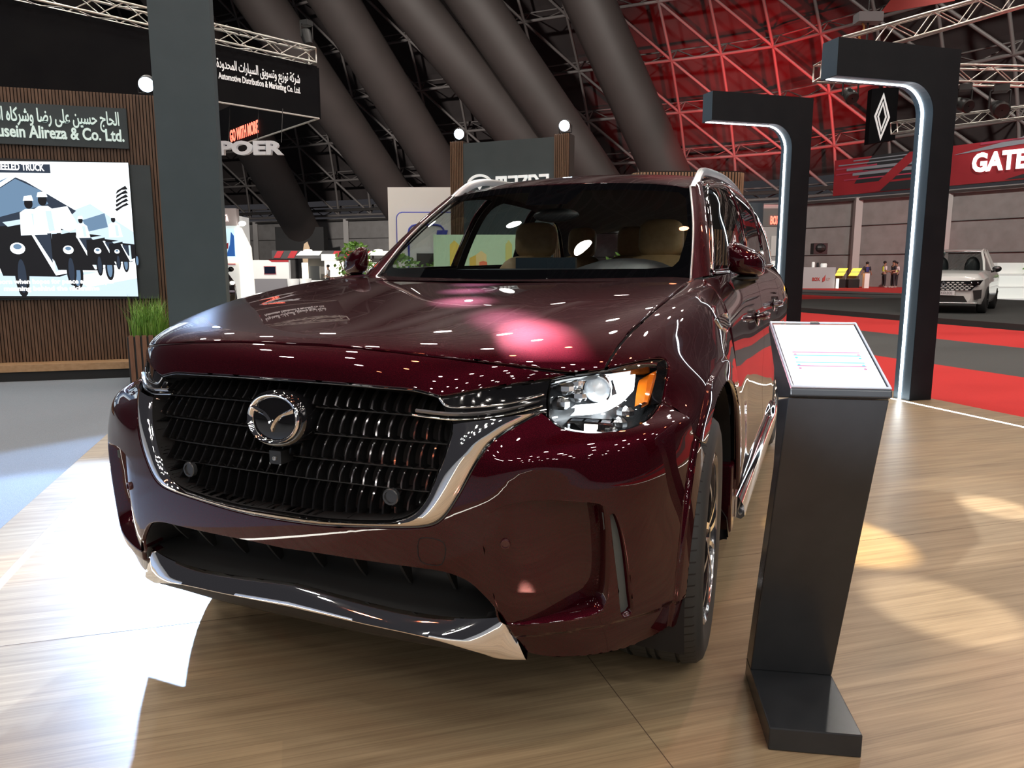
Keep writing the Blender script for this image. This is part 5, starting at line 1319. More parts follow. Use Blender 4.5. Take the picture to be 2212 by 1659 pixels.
# charging panel
w0 = H(-2.32, 14.2, .001); cp = thing('charging_panel', 'tall white panel with blue rounded outlines left of the brand wall', 'panel', w0+RT*.6)
WPAN = mat('panel_white', (.82, .83, .81), .5); BLUE = mat('outline_blue', (.05, .07, .45), .5)
b = MB(); b.prism([(0, 0), (1.24, 0), (1.24, 2.74), (0, 2.74)], w0, RT, ZV, FW*.3); b.build('board', WPAN, cp)
def rrect(x0, z0, x1, z1, r):
    q = []
    for cx, cz, a0 in ((x1-r, z1-r, 0), (x0+r, z1-r, 90), (x0+r, z0+r, 180), (x1-r, z0+r, 270)):
        q += [(cx+r*math.cos(math.radians(a0+t)), cz+r*math.sin(math.radians(a0+t))) for t in (0, 30, 60, 90)]
    return q
b = MB(); b.prism(rrect(.17, .6, 1.4, 2.27, .10), w0, RT, ZV, -FW*.05); b.build('raised_panel', WPAN, cp)
b = MB(); b.tube([w0+RT*x+ZV*z-FW*.02 for x, z in rrect(.165, .59, 1.39, 2.275, .10)], .018, 6, closed=True); b.build('outer_outline', BLUE, cp)
b = MB(); b.tube([w0+RT*x+ZV*z-FW*.055 for x, z in rrect(.38, 1.0, 1.05, 2.05, .14)], .020, 6, closed=True); b.build('inner_outline', BLUE, cp)
b = MB(); b.prism([(.92, 1.95), (1.12, 1.95), (1.02, 1.62), (1.12, 1.62), (.86, 1.05), (.93, 1.48), (.84, 1.48)], w0-FW*.056, RT, ZV, -FW*.02); b.build('bolt', BLUE, cp)
b = MB(); b.box((-.19, -.1, 0), (.19, .1, .62), Matrix.Rotation(YAW, 3, 'Z'), w0+RT*.74+ZV*.9-FW*.16); b.build('charger_unit', BLACKP, cp)
# painted city board seen through the cabin
ab = thing('art_board', 'colourful city picture board standing behind the maroon car', 'board', H(-.45, 11.5, .2))
b = MB(); b.prism([(-.75, .2), (.55, .2), (.55, 1.75), (-.75, 1.75)], H(-.45, 11.5), RT, ZV, FW*.06); b.build('board', mat('art_sky', (.45, .62, .42), .5, emit=.25), ab)  # emission put into the picture colours to brighten the board
for k, (x, z, w_s, h, c) in enumerate(((-.5, 1.05, .14, .55, (.75, .6, .12)), (-.2, 1.0, .2, .4, (.7, .5, .1)), (.1, 1.0, .3, .25, (.75, .12, .08)), (-.65, .9, 1.1, .12, (.2, .6, .5)), (-.1, .95, .16, .5, (.8, .65, .3)), (.35, 1.0, .1, .6, (.6, .6, .2)), (-.05, 1.22, .12, .12, (.8, .2, .1)))):
    b = MB(); b.prism([(x, z), (x+w_s, z), (x+w_s, z+h), (x+w_s*.5, z+h*1.12), (x, z+h)], H(-.45, 11.5-.006-.002*k), RT, ZV, -FW*.002); b.build('building_shape', mat('art_%d' % k, c, .5, emit=.15), ab)
# rounded slat pavilion and blue unit
def rounded_unit(name, label, cat, o, w, dp, h, r, m, slats=None):
    t = thing(name, label, cat, o+RT*w/2+FW*dp/2)
    q = []
    for cx, cy, a0 in ((w-r, dp-r, 0), (r, dp-r, 90), (r, r, 180), (w-r, r, 270)): q += [(cx+r*math.cos(math.radians(a0+a)), cy+r*math.sin(math.radians(a0+a))) for a in range(0, 91, 10)]
    b = MB(); b.prism(q, o, RT, FW, ZV*h); b.build('body', m, t)
    if slats:
        b = MB(); ring = resamp(q+q[:1], int(sum(math.dist(q[i], q[i-1]) for i in range(len(q)))/.062))
        for x, y in ring[:-1]:
            p = o+RT*x+FW*y; b.tube([p+ZV*.05, p+ZV*(h-.02)], .022, 4)
        b.build('slats', slats, t)
    return t
rounded_unit('slat_pavilion', 'rounded pavilion clad in light wood slats behind the car roof', 'pavilion', H(2.45, 15.2, -.04), 2.22, 2.2, 3.20, .28, WDK, noisy('oak_slat', (.26, .17, .10), (.36, .25, .16), 2, .5))
rounded_unit('slate_unit', 'blue grey rounded display unit right of the slat pavilion', 'unit', H(4.7, 17, -.04), 1.02, 1.4, 2.74, .30, noisy('unit_blue', (.045, .075, .095), (.055, .085, .11), 3, .5))
stage_spot('blue-white spot lamp on the left slat column of the brand wall', m0+mx_*.12+ZV*3.475-mn*.1, (-2.3, -.8, 0), 7500, color=(.42, .63, 1), cone=.34, r=.085)
stage_spot('blue-white spot lamp on the right slat column of the brand wall', m0+mx_*(ml-.12)+ZV*3.475-mn*.1, (-1.3, -1.2, 0), 7000, color=(.5, .7, 1), cone=.2, r=.085)
# leafy plants in pots behind the car
LEAF = noisy('leaf_green', (.06, .20, .02), (.18, .36, .05), 14, .5)
def bush(label, loc, h, r, n=260, seed=3):
    t = thing('potted_bush', label, 'plant', loc, 'leafy bushes behind the car'); loc = Vector(loc); random.seed(seed)
    b = MB(); b.lathe([(r*.45, 0), (r*.55, h*.32), (r*.50, h*.33), (.01, h*.33)], loc, ZV, 18); b.build('pot', mat('pot_white', (.5, .5, .48), .5), t, True, angle=40)
    b = MB()
    for k in range(7): a = k*.9; b.tube([loc+ZV*h*.3, loc+ZV*h*.6+Vector((math.cos(a), math.sin(a), 0))*r*.3, loc+ZV*h*.85+Vector((math.cos(a), math.sin(a), 0))*r*.6], .010, 4)
    b.build('stems', mat('stem_brown', (.09, .06, .03), .8), t)
    b = MB()
    for k in range(n):
        th = random.uniform(0, 6.28); ph = random.uniform(-.5, 1.5); rr = r*random.uniform(.35, 1)
        c = loc+ZV*h*.66+Vector((math.cos(th)*math.cos(ph)*rr, math.sin(th)*math.cos(ph)*rr, math.sin(ph)*h*.34))
        d = Vector((random.uniform(-1, 1), random.uniform(-1, 1), random.uniform(-.4, 1))).normalized(); s = d.orthogonal().normalized(); l_ = random.uniform(.06, .11)
        b.add([c, c+d*l_*.5+s*l_*.28, c+d*l_, c+d*l_*.5-s*l_*.28], [(0, 1, 2, 3)])
    tag(b.build('leaves', LEAF, t), kind='stuff'); return t
bush('green bush showing left of the maroon car windscreen, beside its far mirror', H(-2.50, 12.0, 0), 1.62, .42, 330, 5)
bush('low green bush before the white charging panel', H(-1.75, 11.8, 0), 1.42, .5, 330, 8)
bush('green bush seen through the windscreen beside the charging panel', H(-1.05, 12.2, 0), 1.40, .45, 300, 9)
bush('green bush seen through the rear windows of the maroon car', H(2.0, 13.2, 0), 1.55, .4, 260, 12)
# ================================================================== OTHER CARS
def simple_car(name, label, origin, heading, paint, L_=4.75, W_=1.88, Hh=1.68, hood=1.02, pickup=False):
    """a complete but plainer family car; heading = direction of its nose"""
    t = thing(name, label, 'car', origin); o = Vector(origin); f = Vector(heading).normalized(); s = f.cross(ZV).normalized()
    def T(x, y, z): return o+s*x-f*y+ZV*z                       # y runs back from the nose
    w = W_/2
    st = [  # y, bottom z, half widths/heights: sill, flank low, flank mid, shoulder, top edge, top centre
     (0.02, .30, (.60, .30), (.66, .40), (.66, .55), (.62, .72), (.50, .80), (0, .82)),
     (0.10, .24, (.74, .26), (.80, .40), (.82, .60), (.78, .78), (.62, hood-.10), (0, hood-.07)),
     (0.35, .22, (.86, .24), (.92, .42), (.93, .66), (.90, .86), (.72, hood-.02), (0, hood)),
     (0.90, .22, (.92, .24), (.985, .42), (.985, .70), (.95, .92), (.78, hood+.05), (0, hood+.07)),
     (1.40, .22, (.92, .24), (.985, .42), (.985, .72), (.96, .95), (.82, hood+.08), (0, hood+.11)),
     (2.40, .22, (.92, .24), (.985, .42), (.99, .72), (.97, .96), (.88, hood+.06), (0, hood+.06)),
     (3.60, .22, (.92, .24), (.985, .42), (1.0, .74), (.98, .98), (.88, hood+.08), (0, hood+.08)),
     (4.50, .26, (.88, .28), (.95, .45), (.97, .76), (.95, 1.0), (.84, hood+.08), (0, hood+.08)),
     (L_, .36, (.76, .38), (.82, .5), (.84, .78), (.82, 1.0), (.74, hood+.05), (0, hood+.05))]
    rows = []
    ycs = (.85, 3.65)
    for y, zb, *pts in st:
        half = [(x*w, z) for x, z in pts]; prof = half[::-1]+[(-x, z) for x, z in half[:-1]][::1] if False else [(x, z) for x, z in half]
        full = [(-x, z) for x, z in prof]+[(x, z) for x, z in prof[::-1][1:]]
        rows.append([T(x, y, z) for x, z in full])
    # refine along the length
    R_ = []
    for i in range(len(rows)-1):
        for k in range(3): R_.append([a.lerp(c, k/3) for a, c in zip(rows[i], rows[i+1])])
    R_.append(rows[-1])
    b = MB(); b.gridm(R_); b.add(rows[0], [tuple(range(len(rows[0])))]); b.add(rows[-1], [tuple(range(len(rows[-1])))[::-1]])
    body = b.build('body', paint, t, True, angle=38)
    cabin = [(1.25, .80, hood+.06, .80, hood+.06), (2.05, .88, hood+.07, .64, Hh-.09), (2.5, .89, hood+.07, .63, Hh-.02), (3.4, .89, hood+.08, .62, Hh), (4.15, .86, hood+.08, .58, Hh-.06), (4.62, .80, hood+.06, .70, hood+.10)]
    if pickup: cabin = [(1.35, .82, hood+.05, .82, hood+.06), (2.1, .88, hood+.07, .66, Hh-.06), (2.6, .89, hood+.07, .65, Hh), (3.3, .89, hood+.08, .64, Hh-.02), (3.5, .86, hood+.08, .70, hood+.2)]
    GL_ = MT.get('far_glass') or mat('far_glass', (.012, .014, .016), .04, 0, 1.0)
    b = MB(); g = MB()
    g.gridm([[T(-xb*w, y, zb), T(-xt*w, y, zt)] for y, xb, zb, xt, zt in cabin[1:-1]], flip=True)
    g.gridm([[T(xb*w, y, zb), T(xt*w, y, zt)] for y, xb, zb, xt, zt in cabin[1:-1]])
    gl = g.build('side_glass', GL_, t, True)
    y0, xb0, zb0, xt0, zt0 = cabin[0]; y1, xb1, zb1, xt1, zt1 = cabin[1]
    g = MB(); g.gridm([[T(x*w*xb0, y0-.10*(1-x*x), zb0), T(x*w*(xt1-.02), y1-.05*(1-x*x), zt1)] for x in np.linspace(-1, 1, 9)], flip=True); g.build('windscreen', TINT if not pickup else GL_, t, True)
    y2, xb2, zb2, xt2, zt2 = cabin[-1]; y3, xb3, zb3, xt3, zt3 = cabin[-2]
    g = MB(); g.gridm([[T(x*w*xt3, y3, zt3), T(x*w*xb2, y2, zb2)] for x in np.linspace(-1, 1, 7)], flip=True); g.build('rear_glass', TINT, t, True)
    b.gridm([[T(x*w*xt*1.0, y, zt+.02*(1-x*x)) for x in np.linspace(-1, 1, 9)] for y, xb, zb, xt, zt in cabin[1:-1]], flip=False)
    for sx in (1, -1):
        b.tube([T(sx*xb0*w, y0+.05, zb0), T(sx*w*(xb1+xt1)/2*.965, (y0+y1)/2+.06, (zb0+zt1)/2+.02), T(sx*w*xt1, y1, zt1)]+[T(sx*w*xt, y, zt) for y, xb, zb, xt, zt in cabin[2:-1]]+[T(sx*w*xb2, y2, zb2)], .035, 8)
        b.tube([T(sx*w*.885, 2.62, hood+.06), T(sx*w*.64, 2.72, Hh-.04)], .035, 6); b.tube([T(sx*w*.885, 3.55, hood+.08), T(sx*w*.63, 3.5, Hh-.04)], .035, 6)
    b.build('roof', paint, t, True, angle=50)
    b = MB()
    for x in (-.38, .38): b.ball(T(x, 2.3, hood+.16), .19, 12, 8, (1, .6, 1.6)); 
    b.box((-.7, 0, 0), (.7, .25, .10), None, (0, 0, 0)) if False else None
    b.build('seats', DASH, t, True)
    for sx in (1, -1):
        b = MB(); b.ball(T(sx*(w+.08), 1.55, hood+.12), .11, 12, 8, (1, .7, .75)); b.tube([T(sx*(w-.05), 1.55, hood+.05), T(sx*(w+.06), 1.55, hood+.08)], .03, 6); b.build('door_mirror', PIANO, t, True)
        for yc in ycs:
            c = T(sx*(w-.02), yc, .36); a = s*sx
            b = MB(); b.lathe([(.24, -.2), (.33, -.21), (.36, -.18), (.36, -.03), (.335, .0), (.25, .012), (.24, -.02)], c, a, 28); wh = b.build('wheel', RUB_P, t, True, angle=40)
            b = MB(); b.lathe([(.24, -.02), (.05, -.03), (.0005, -.02)], c, a, 20)
            for q in range(5): th = q*1.2566; b.tube([c+a*.004, c+a*.004+(f*math.cos(th)+ZV*math.sin(th))*.235], .022, 5)
            b.build('rim', RIMD, wh, False)
    return t, T
RUB_P = mat('tyre_plain', (.02, .021, .022), .7)
WPNT = mat('white_paint', (.66, .67, .66), .3, 0, 1.0)
hd = (-FW*.80-RT*.60).normalized()
wo = H(11.15, 19.3, .10); wc, T = simple_car('car', 'white family car with honeycomb grille on the black platform', wo+RT*.0, hd, WPNT, Hh=1.69)
fsh = -hd
b = MB(); b.prism([(-.62, .60), (.62, .60), (.80, .80), (.74, .84), (-.74, .84), (-.80, .80)], T(0, -.005, 0), hd.cross(ZV).normalized(), ZV, hd*.03); b.build('grille', PIANO, wc)
b = MB()
for r in range(5):
    for k in range(-6, 7):
        x = k*.105+(.052 if r % 2 else 0); z = .615+r*.044
        if abs(x) > .56+.04*r: continue
        b.prism([(x-.040, z), (x-.015, z-.014), (x+.015, z-.014), (x+.040, z), (x+.015, z+.014), (x-.015, z+.014)], T(0, -.036, 0), hd.cross(ZV).normalized(), ZV, hd*.01)
tag(b.build('grille_studs', WPNT, wc))
b = MB(); rhomb(b, T(0, -.055, .74), .062, .098, .020, hd.cross(ZV).normalized(), hd, .012); b.build('emblem', CHROME, wc)
for sx in (1, -1):
    b = MB(); b.prism([(sx*.42, .76), (sx*.80, .74), (sx*.86, .86), (sx*.60, .85)], T(0, .10, 0), hd.cross(ZV).normalized(), ZV, hd*.16); b.build('headlamp', PIANO, wc)
    b = MB()
    for x in (.62, .76): b.ball(T(sx*x, -.065, .79), .024, 8, 6)
    b.build('lamp_lens', LREF, wc, True)
    b = MB(); b.prism([(sx*.70, .36), (sx*.84, .40), (sx*.84, .62), (sx*.66, .60)], T(0, .14, 0), hd.cross(ZV).normalized(), ZV, hd*.12); b.build('side_intake', BLACKP, wc)
b = MB(); b.prism([(-.56, .30), (.56, .30), (.46, .46), (-.46, .46)], T(0, .03, 0), hd.cross(ZV).normalized(), ZV, hd*.05); b.build('lower_intake', BLACKP, wc)
b = MB(); b.tube([T(x, -.06+.10*abs(x)**3, .275) for x in np.linspace(-.8, .8, 11)], .022, 6); b.build('lower_trim', SATIN, wc, True)
b = MB(); b.prism([(-.27, .47), (.27, .47), (.27, .585), (-.27, .585)], T(0, -.04, 0), hd.cross(ZV).normalized(), ZV, hd*.025); b.build('number_plate', mat('plate_white', (.7, .68, .7), .5), wc)
lettering('plate_lettering', 'NEW KOLEOS', .095, T(0, -.067, .498), hd.cross(ZV).normalized()*-1 if hd.cross(ZV).dot(RT) < 0 else hd.cross(ZV), ZV, mat('plate_ink', (.12, .11, .13), .5), wc, .004, 'CENTER', .72)
# dark pickup by the left booth
DPNT = mat('dark_paint', (.012, .012, .014), .25, .2, 1.0)
h2 = (-FW*.82+RT*.55).normalized(); po_ = H(-9.12, 22.4, -.04)
pk, T2 = simple_car('pickup', 'black pickup with its nose showing right of the slate column', po_, h2, DPNT, L_=5.2, W_=1.95, Hh=1.85, hood=1.15, pickup=True)
sx2 = h2.cross(ZV).normalized()
b = MB()
for z in (.66, .78, .90): b.prism([(-.58, z), (.58, z), (.58, z+.05), (-.58, z+.05)], T2(0, -.0, 0), sx2, ZV, h2*.06)
b.build('grille_bars', mat('grille_grey', (.12, .12, .13), .3, .8), pk)
b = MB(); b.prism([(-.27, .42), (.27, .42), (.27, .55), (-.27, .55)], T2(0, -.03, 0), sx2, ZV, h2*.03); b.build('number_plate', mat('plate_lilac', (.55, .48, .62), .5, emit=.25), pk)
lettering('plate_lettering', 'POER', .11, T2(0, -.063, .445), sx2 if sx2.dot(RT) > 0 else -sx2, ZV, D.materials['plate_ink'], pk, .004, 'CENTER', 1.0)
b = MB(); b.tube([T2(x, -.05, .60) for x in (-.75, -.4, .4, .75)], .03, 6); b.build('bumper_bar', mat('bar_lilac', (.4, .36, .48), .3, .6), pk)
for s_ in (1, -1):
    b = MB(); b.ball(T2(s_*.72, .05, .86), .075, 10, 6, (1.3, .7, .8)); b.build('headlamp', mat('far_lamp', (1, .95, .8), .3, emit=1.5), pk, True)
# ================================================================== FAR LEFT BOOTHS
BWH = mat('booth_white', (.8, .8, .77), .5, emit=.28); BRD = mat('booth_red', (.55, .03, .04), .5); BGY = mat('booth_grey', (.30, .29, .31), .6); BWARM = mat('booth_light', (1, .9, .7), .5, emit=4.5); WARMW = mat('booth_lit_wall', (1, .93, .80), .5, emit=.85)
def block(parent, name, m, l0, l1, d, z0, z1, dp=.4):
    b = MB(); b.prism([(l0, z0), (l1, z0), (l1, z1), (l0, z1)], H(0, d), RT, ZV, FW*dp); return b.build(name, m, parent)
tb = thing('booth_tower', 'tall white lit booth tower with a screen and sign right of the slate column', 'booth', H(-11.6, 30, -.04))
block(tb, 'tower_wall', BWH, -13.2, -10.98, 30.4, -.04, 3.35, 1.2); block(tb, 'header', mat('header_grey', (.42, .36, .35), .5), -13.2, -10.95, 30.1, 2.95, 3.62, .3)
b = MB(); b.prism([(-10.98, -.04), (-10.55, -.04), (-10.62, 2.1), (-10.98, 2.9)], H(0, 30.2), RT, ZV, FW*.5); b.build('lit_fin', WARMW, tb)
lettering('header_lettering', 'TOYOTA', .36, H(-11.28, 30.08, 3.12), RT, ZV, mat('letter_pink', (1, .85, .82), .5, emit=1.0), tb, .02, 'RIGHT', fit=.56, bold=.012)
block(tb, 'screen', mat('booth_screen', (.5, .7, .78), .4, emit=.8), -12.3, -11.05, 30.05, 1.72, 2.82, .06)
b = MB(); b.prism([(-11.42, 1.75), (-11.07, 1.75), (-11.07, 2.55), (-11.18, 2.7), (-11.25, 2.2)], H(0, 30.03), RT, ZV, FW*.015); b.build('screen_blue', mat('screen_navy', (.03, .12, .4), .4, emit=.5), tb)
b = MB(); b.prism([(-11.5, 2.2), (-11.3, 2.28), (-11.32, 2.05), (-11.46, 2.0)], H(0, 30.02), RT, ZV, FW*.01); b.build('screen_red', BRD, tb)
block(tb, 'red_line', BRD, -12.2, -11.2, 30.36, 1.42, 1.46, .04)
for x in (-11.9, -11.6, -11.25): b = MB(); b.ball(H(x, 30.3, 1.62), .07, 10, 6); b.build('downlight', BWARM, tb, True)
b = MB(); b.ball(H(-10.66, 29.9, 3.02), .12, 10, 6, (1.3, 1, .8)); b.tube([H(-10.98, 30.2, 2.9), H(-10.7, 29.95, 3.0)], .03, 5); tag(b.build('arm_light', mat('arm_light_face', (1, 1, .95), .4, emit=9), tb, True))
r1 = thing('red_white_booth', 'low white booth with red canopy stripes and a small dark screen', 'booth', H(-12.8, 40, -.04))
block(r1, 'counter_wall', BWH, -13.95, -11.9, 40, .72, 1.72, .3)
block(r1, 'grey_base', BGY, -13.5, -11.75, 39.0, -.04, .74, .5)
block(r1, 'dark_screen', mat('booth_dark_screen', (.01, .012, .03), .2), -13.2, -12.62, 39.96, 1.0, 1.36, .05)
b = MB(); b.tube([H(x, 39.95, z) for x, z in ((-13.22, .98), (-12.6, .98), (-12.6, 1.38), (-13.22, 1.38))], .022, 5, closed=True); b.build('screen_frame', BRD, r1)
b = MB(); b.prism([(-12.95, 1.72), (-11.9, 1.72), (-11.9, 1.62), (-12.8, 1.62)], H(0, 39.97), RT, ZV, FW*.02); b.build('red_cap', BRD, r1)
b = MB(); b.box((-.24, -.18, 0), (.24, .18, .72), Matrix.Rotation(YAW, 3, 'Z'), H(-13.75, 37.6, -.04)); b.prism([(-.3, .7), (.26, .7), (.26, .76), (-.3, .86)], H(-13.75, 37.4, -.04), RT, ZV, FW*.35); tag(b.build('pedestal', BWH, None, loc=H(-13.75, 37.6, -.04)), 'small white pedestal before the grey booth base', 'pedestal')
r2 = thing('canopy_booth', 'wide dark booth under a red and white striped lit canopy', 'booth', H(-10, 43, -.04))
block(r2, 'canopy', mat('canopy_dark', (.07, .07, .075), .6), -13.9, -8.1, 43.5, 1.85, 2.30, .6); block(r2, 'back', mat('booth_back', (.16, .15, .14), .6), -12.0, -7.8, 44.2, -.04, 1.85, .3)
for x, m in ((-13.8, BRD), (-13.0, BRD), (-9.75, BRD), (-9.3, BRD), (-8.75, BRD), (-10.5, BRD)):
    b = MB(); b.prism([(x, 1.88), (x+.38, 1.88), (x+.62, 2.28), (x+.24, 2.28)], H(0, 43.47), RT, ZV, FW*.03); b.build('canopy_stripe', m, r2)
for x in (-12.5, -8.45):
    b = MB(); b.prism([(x, 2.02), (x+1.35, 2.02), (x+1.55, 2.28), (x+.3, 2.28)], H(0, 43.46), RT, ZV, FW*.03); b.build('canopy_panel', BWH, r2)
    b = MB(); b.ball(H(x+.75, 43.3, 2.3), .13, 10, 6, (2.4, 1, .6)); b.build('canopy_light', BWARM, r2, True)
block(r2, 'logo_box', BWH, -11.0, -10.15, 43.3, 1.72, 2.1, .2); lettering('logo_lettering', 'LEXUS', .2, H(-10.95, 43.28, 1.83), RT, ZV, BGY, r2, .01, 'LEFT', .75) if False else None
block(r2, 'lit_bay', WARMW, -11.0, -9.9, 44.0, .7, 1.72, .15); block(r2, 'lit_column', BWARM, -12.05, -11.75, 43.0, -.04, 1.6, .2); block(r2, 'kiosk', mat('kiosk_dark', (.03, .033, .035), .4), -11.72, -11.1, 43.2, .6, 1.42, .3); block(r2, 'kiosk_base', BWH, -11.72, -11.0, 43.2, -.04, .6, .3)
for x in (-9.3, -8.3): b = MB(); b.ball(H(x, 43.6, 1.72), .10, 10, 6, (1.6, 1, .7)); b.build('bay_light', BWARM, r2, True)
r3 = thing('white_booth', 'plain white booth wall beside the maroon car far mirror', 'booth', H(-7.5, 38, -.04)); block(r3, 'wall', BWH, -7.75, -5.6, 38, -.04, 1.58, .3)
b = MB(); b.prism([(-6.2, 1.9), (-5.2, 1.62), (-4.8, 1.62), (-6.15, 2.25)], H(0, 38.5), RT, ZV, FW*.2); b.build('sloping_sign', mat('sign_pale', (.45, .42, .38), .6), r3)
b = MB(); b.ball(H(-5.5, 38.2, 2.12), .12, 10, 6, (2.6, 1, .6)); b.build('wall_light', BWARM, r3, True)
stl = [(-11.0, 37.6), (-10.6, 38.4)]
for k, (l, d) in enumerate(stl):
    b = MB(); o = H(l, d, -.04); b.lathe([(.22, 0), (.24, .32), (.30, .40), (.26, .42)], o, ZV, 16); b.lathe([(.28, .42), (.30, .80), (.26, .80), (.24, .45), (.01, .44)], o, ZV, 16)
    tag(b.build('lounge_chair', BWH, None, True, loc=o), ('white lounge chair', 'second white lounge chair')[k]+' in front of the lit booth column', 'chair')
bw_ = H(-13.0, 47.5, -.04); b = MB(); b.prism([(-.22, 0), (.22, 0), (.24, 2.6), (.10, 3.0), (-.12, 2.85), (-.24, 2.2)], bw_, RT, ZV, FW*.05); tag(b.build('feather_flag', mat('flag_tan', (.55, .40, .26), .6), None, loc=bw_), 'tan feather flag standing behind the red and white booth', 'flag')
# ================================================================== FAR RIGHT: DESK, LIT PANELS, STAND
bx = thing('box_stand', 'grey stand wall with red lit lettering seen between the portals', 'stand', H(19, 49.5, -.04))
block(bx, 'wall', mat('stand_grey', (.30, .29, .28), .6), 16.2, 18.9, 49.5, -.04, 5.4, .5); block(bx, 'dark_band', mat('stand_band', (.10, .095, .09), .6), 16.2, 18.9, 49.45, 4.0, 5.15, .06)
lettering('lit_lettering', 'BOX', .72, H(16.85, 49.4, 4.15), RT, ZV, REDL, bx, .06, 'LEFT', fit=.62, bold=.02); lettering('lit_lettering', 'UP', .72, H(17.85, 49.4, 4.15), RT, ZV, REDL, bx, .06, 'LEFT', fit=.40, bold=.02)
b = MB(); b.prism([(17.50, 4.02), (17.74, 4.12), (17.80, 4.75), (17.68, 4.55), (17.56, 4.6)], H(0, 49.4), RT, ZV, -FW*.05); b.build('flame_mark', REDL, bx)
for x in (17.0, 17.42, 17.84): block(bx, 'white_panel', mat('stand_white', (.5, .49, .47), .5), x, x+.38, 49.44, 2.1, 3.4, .05)
vn = thing('parked_van', 'small white vehicle front showing between the car and second portal', 'van', H(16.5, 46.5, -.04))
block(vn, 'body', BWH, 16.1, 17.0, 46.5, .55, 1.75, 1.5); block(vn, 'windscreen', PIANO, 16.2, 16.95, 46.48, 1.1, 1.45, .05); block(vn, 'bumper', BGY, 16.12, 16.95, 46.44, .3, .6, .2)
dk = thing('reception_desk', 'pale reception desk with red lettering beyond the second portal', 'desk', H(20.6, 50, -.04))
block(dk, 'desk_body', mat('desk_pale', (.42, .42, .43), .5), 19.2, 21.6, 50, -.04, 1.36, .8); block(dk, 'end_light', WARMW, 21.62, 21.74, 49.7, -.04, .62, .2)
lettering('desk_lettering', 'BOX', .30, H(20.05, 49.96, .48), RT, ZV, mat('letter_dull_red', (.45, .06, .05), .5), dk, .02, 'LEFT', .8, bold=.01); lettering('desk_lettering', 'UP', .26, H(21.0, 49.96, .50), RT, ZV, mat('letter_salmon', (.6, .42, .38), .5), dk, .02, 'LEFT', .8)
b = MB(); b.prism([(20.72, .40), (20.9, .5), (20.92, .88), (20.82, .72), (20.74, .66)], H(0, 49.95), RT, ZV, -FW*.02); b.build('flame_mark', D.materials['letter_dull_red'], dk)
for k, (x, w_s, h, m, nm) in enumerate(((20.2, .2, .36, BWH, 'white cup stack on the reception desk'), (20.5, .16, .30, BLACKP, 'dark coffee machine on the reception desk'), (20.9, .42, .26, BWH, 'white tray on the right of the reception desk'))):
    b = MB(); o = H(x, 50.3, 1.361); b.lathe([(w_s*.45, 0), (w_s*.5, h*.7), (w_s*.42, h), (.01, h)], o, ZV, 14); tag(b.build(('cup_stack', 'coffee_machine', 'tray')[k], m, None, True, loc=o), nm, ('cup', 'machine', 'tray')[k])
ORG = mat('panel_orange', (1, .5, .05), .5, emit=3.2, ecol=(1, .42, .03))
for k, l in enumerate((22.0, 22.95)):
    t = thing('light_panel_case', ('left', 'right')[k]+'-hand black case stack carrying slanted glowing orange light panels', 'light', H(l+.4, 51, -.04))
    for z in (.80, 1.08):
        b = MB(); b.prism([(0, z), (.58, z), (.72, z+.22), (.14, z+.22)], H(l+(.14 if z > 1 else 0), 51), RT, ZV, FW*.06); b.build('orange_panel', ORG, t)
    block(t, 'case', BLACKP, l+.05, l+.80, 51.1, -.04, .55, .6); block(t, 'frame', mat('frame_dark', (.05, .05, .05), .5), l+.05, l+.84, 51.3, .55, .78, .1)
b = MB(); b.box((-.16, -.15, 0), (.16, .15, 1.0), Matrix.Rotation(YAW, 3, 'Z'), H(23.85, 50.4, -.04)); rs = tag(b.build('roll_stand', WPAN, None, loc=H(23.85, 50.4, -.04)), 'narrow white stand beside the orange light panels', 'stand')
block(rs, 'print', BLACKP, 0, 0, 0, 0, 0) if False else None
b = MB(); b.box((-1.0, -.5, 0), (1.0, .5, 1.0), Matrix.Rotation(YAW, 3, 'Z'), H(24.3, 41.5, -.04)); tag(b.build('equipment_case', mat('case_dark', (.04, .04, .042), .6), None, loc=H(24.3, 41.5, -.04)), 'dark grey equipment case behind the near portal upright', 'case')
fx = H(23.6, 40.2, -.04); fe = thing('fire_extinguisher', 'red fire extinguisher before the dark equipment case', 'extinguisher', fx)
b = MB(); b.lathe([(.01, 0), (.15, 0), (.16, .06), (.16, .58), (.10, .68), (.05, .70)], fx, ZV, 18); b.build('bottle', mat('extinguisher_red', (.5, .02, .02), .3), fe, True, angle=40)
b = MB(); b.box((-.05, -.04, .70), (.05, .04, .82), None, fx); b.tube([fx+ZV*.78, fx+ZV*.76-RT*.14, fx+ZV*.35-RT*.18], .02, 5); b.build('valve', mat('valve_brass', (.45, .33, .1), .4, .6), fe)
sh = thing('white_shelf', 'low white shelf unit at the right edge beside the white car', 'shelf', H(20.8, 30, -.04))
block(sh, 'back_panel', BWH, 19.3, 23.0, 30.7, -.04, 1.02, .06)
for z in (.0, .48, .97): block(sh, 'shelf_board', BWH, 19.3, 23.0, 30.0, z, z+.07, .7)
for x in (19.3, 22.93): block(sh, 'side_board', BWH, x, x+.07, 29.98, -.04, 1.05, .72)
b = MB(); o = H(19.6, 30.3, 1.051); b.prism([(0, 0), (2.4, 0), (2.4, .44), (0, .44)], o, RT, ZV, FW*.3); tag(b.build('white_box', BWH, None, loc=o+RT*1.2), 'white box on top of the white shelf', 'box')
b = MB(); P = []
for i in range(7):
    P.append([H(20.45+1.1*i/6, 29.93-.12*math.sin(k*1.1+i), 1.06+.06*i+.26*k/5+.05*math.sin(i*1.9+k)) for k in range(6)])
b.gridm(P); cl_ = b.build('green_cloth', mat('cloth_lime', (.28, .52, .16), .7), None, True, loc=H(20.9, 29.9, 1.06)); tag(cl_, 'lime green cloth hanging over the white shelf corner', 'cloth')
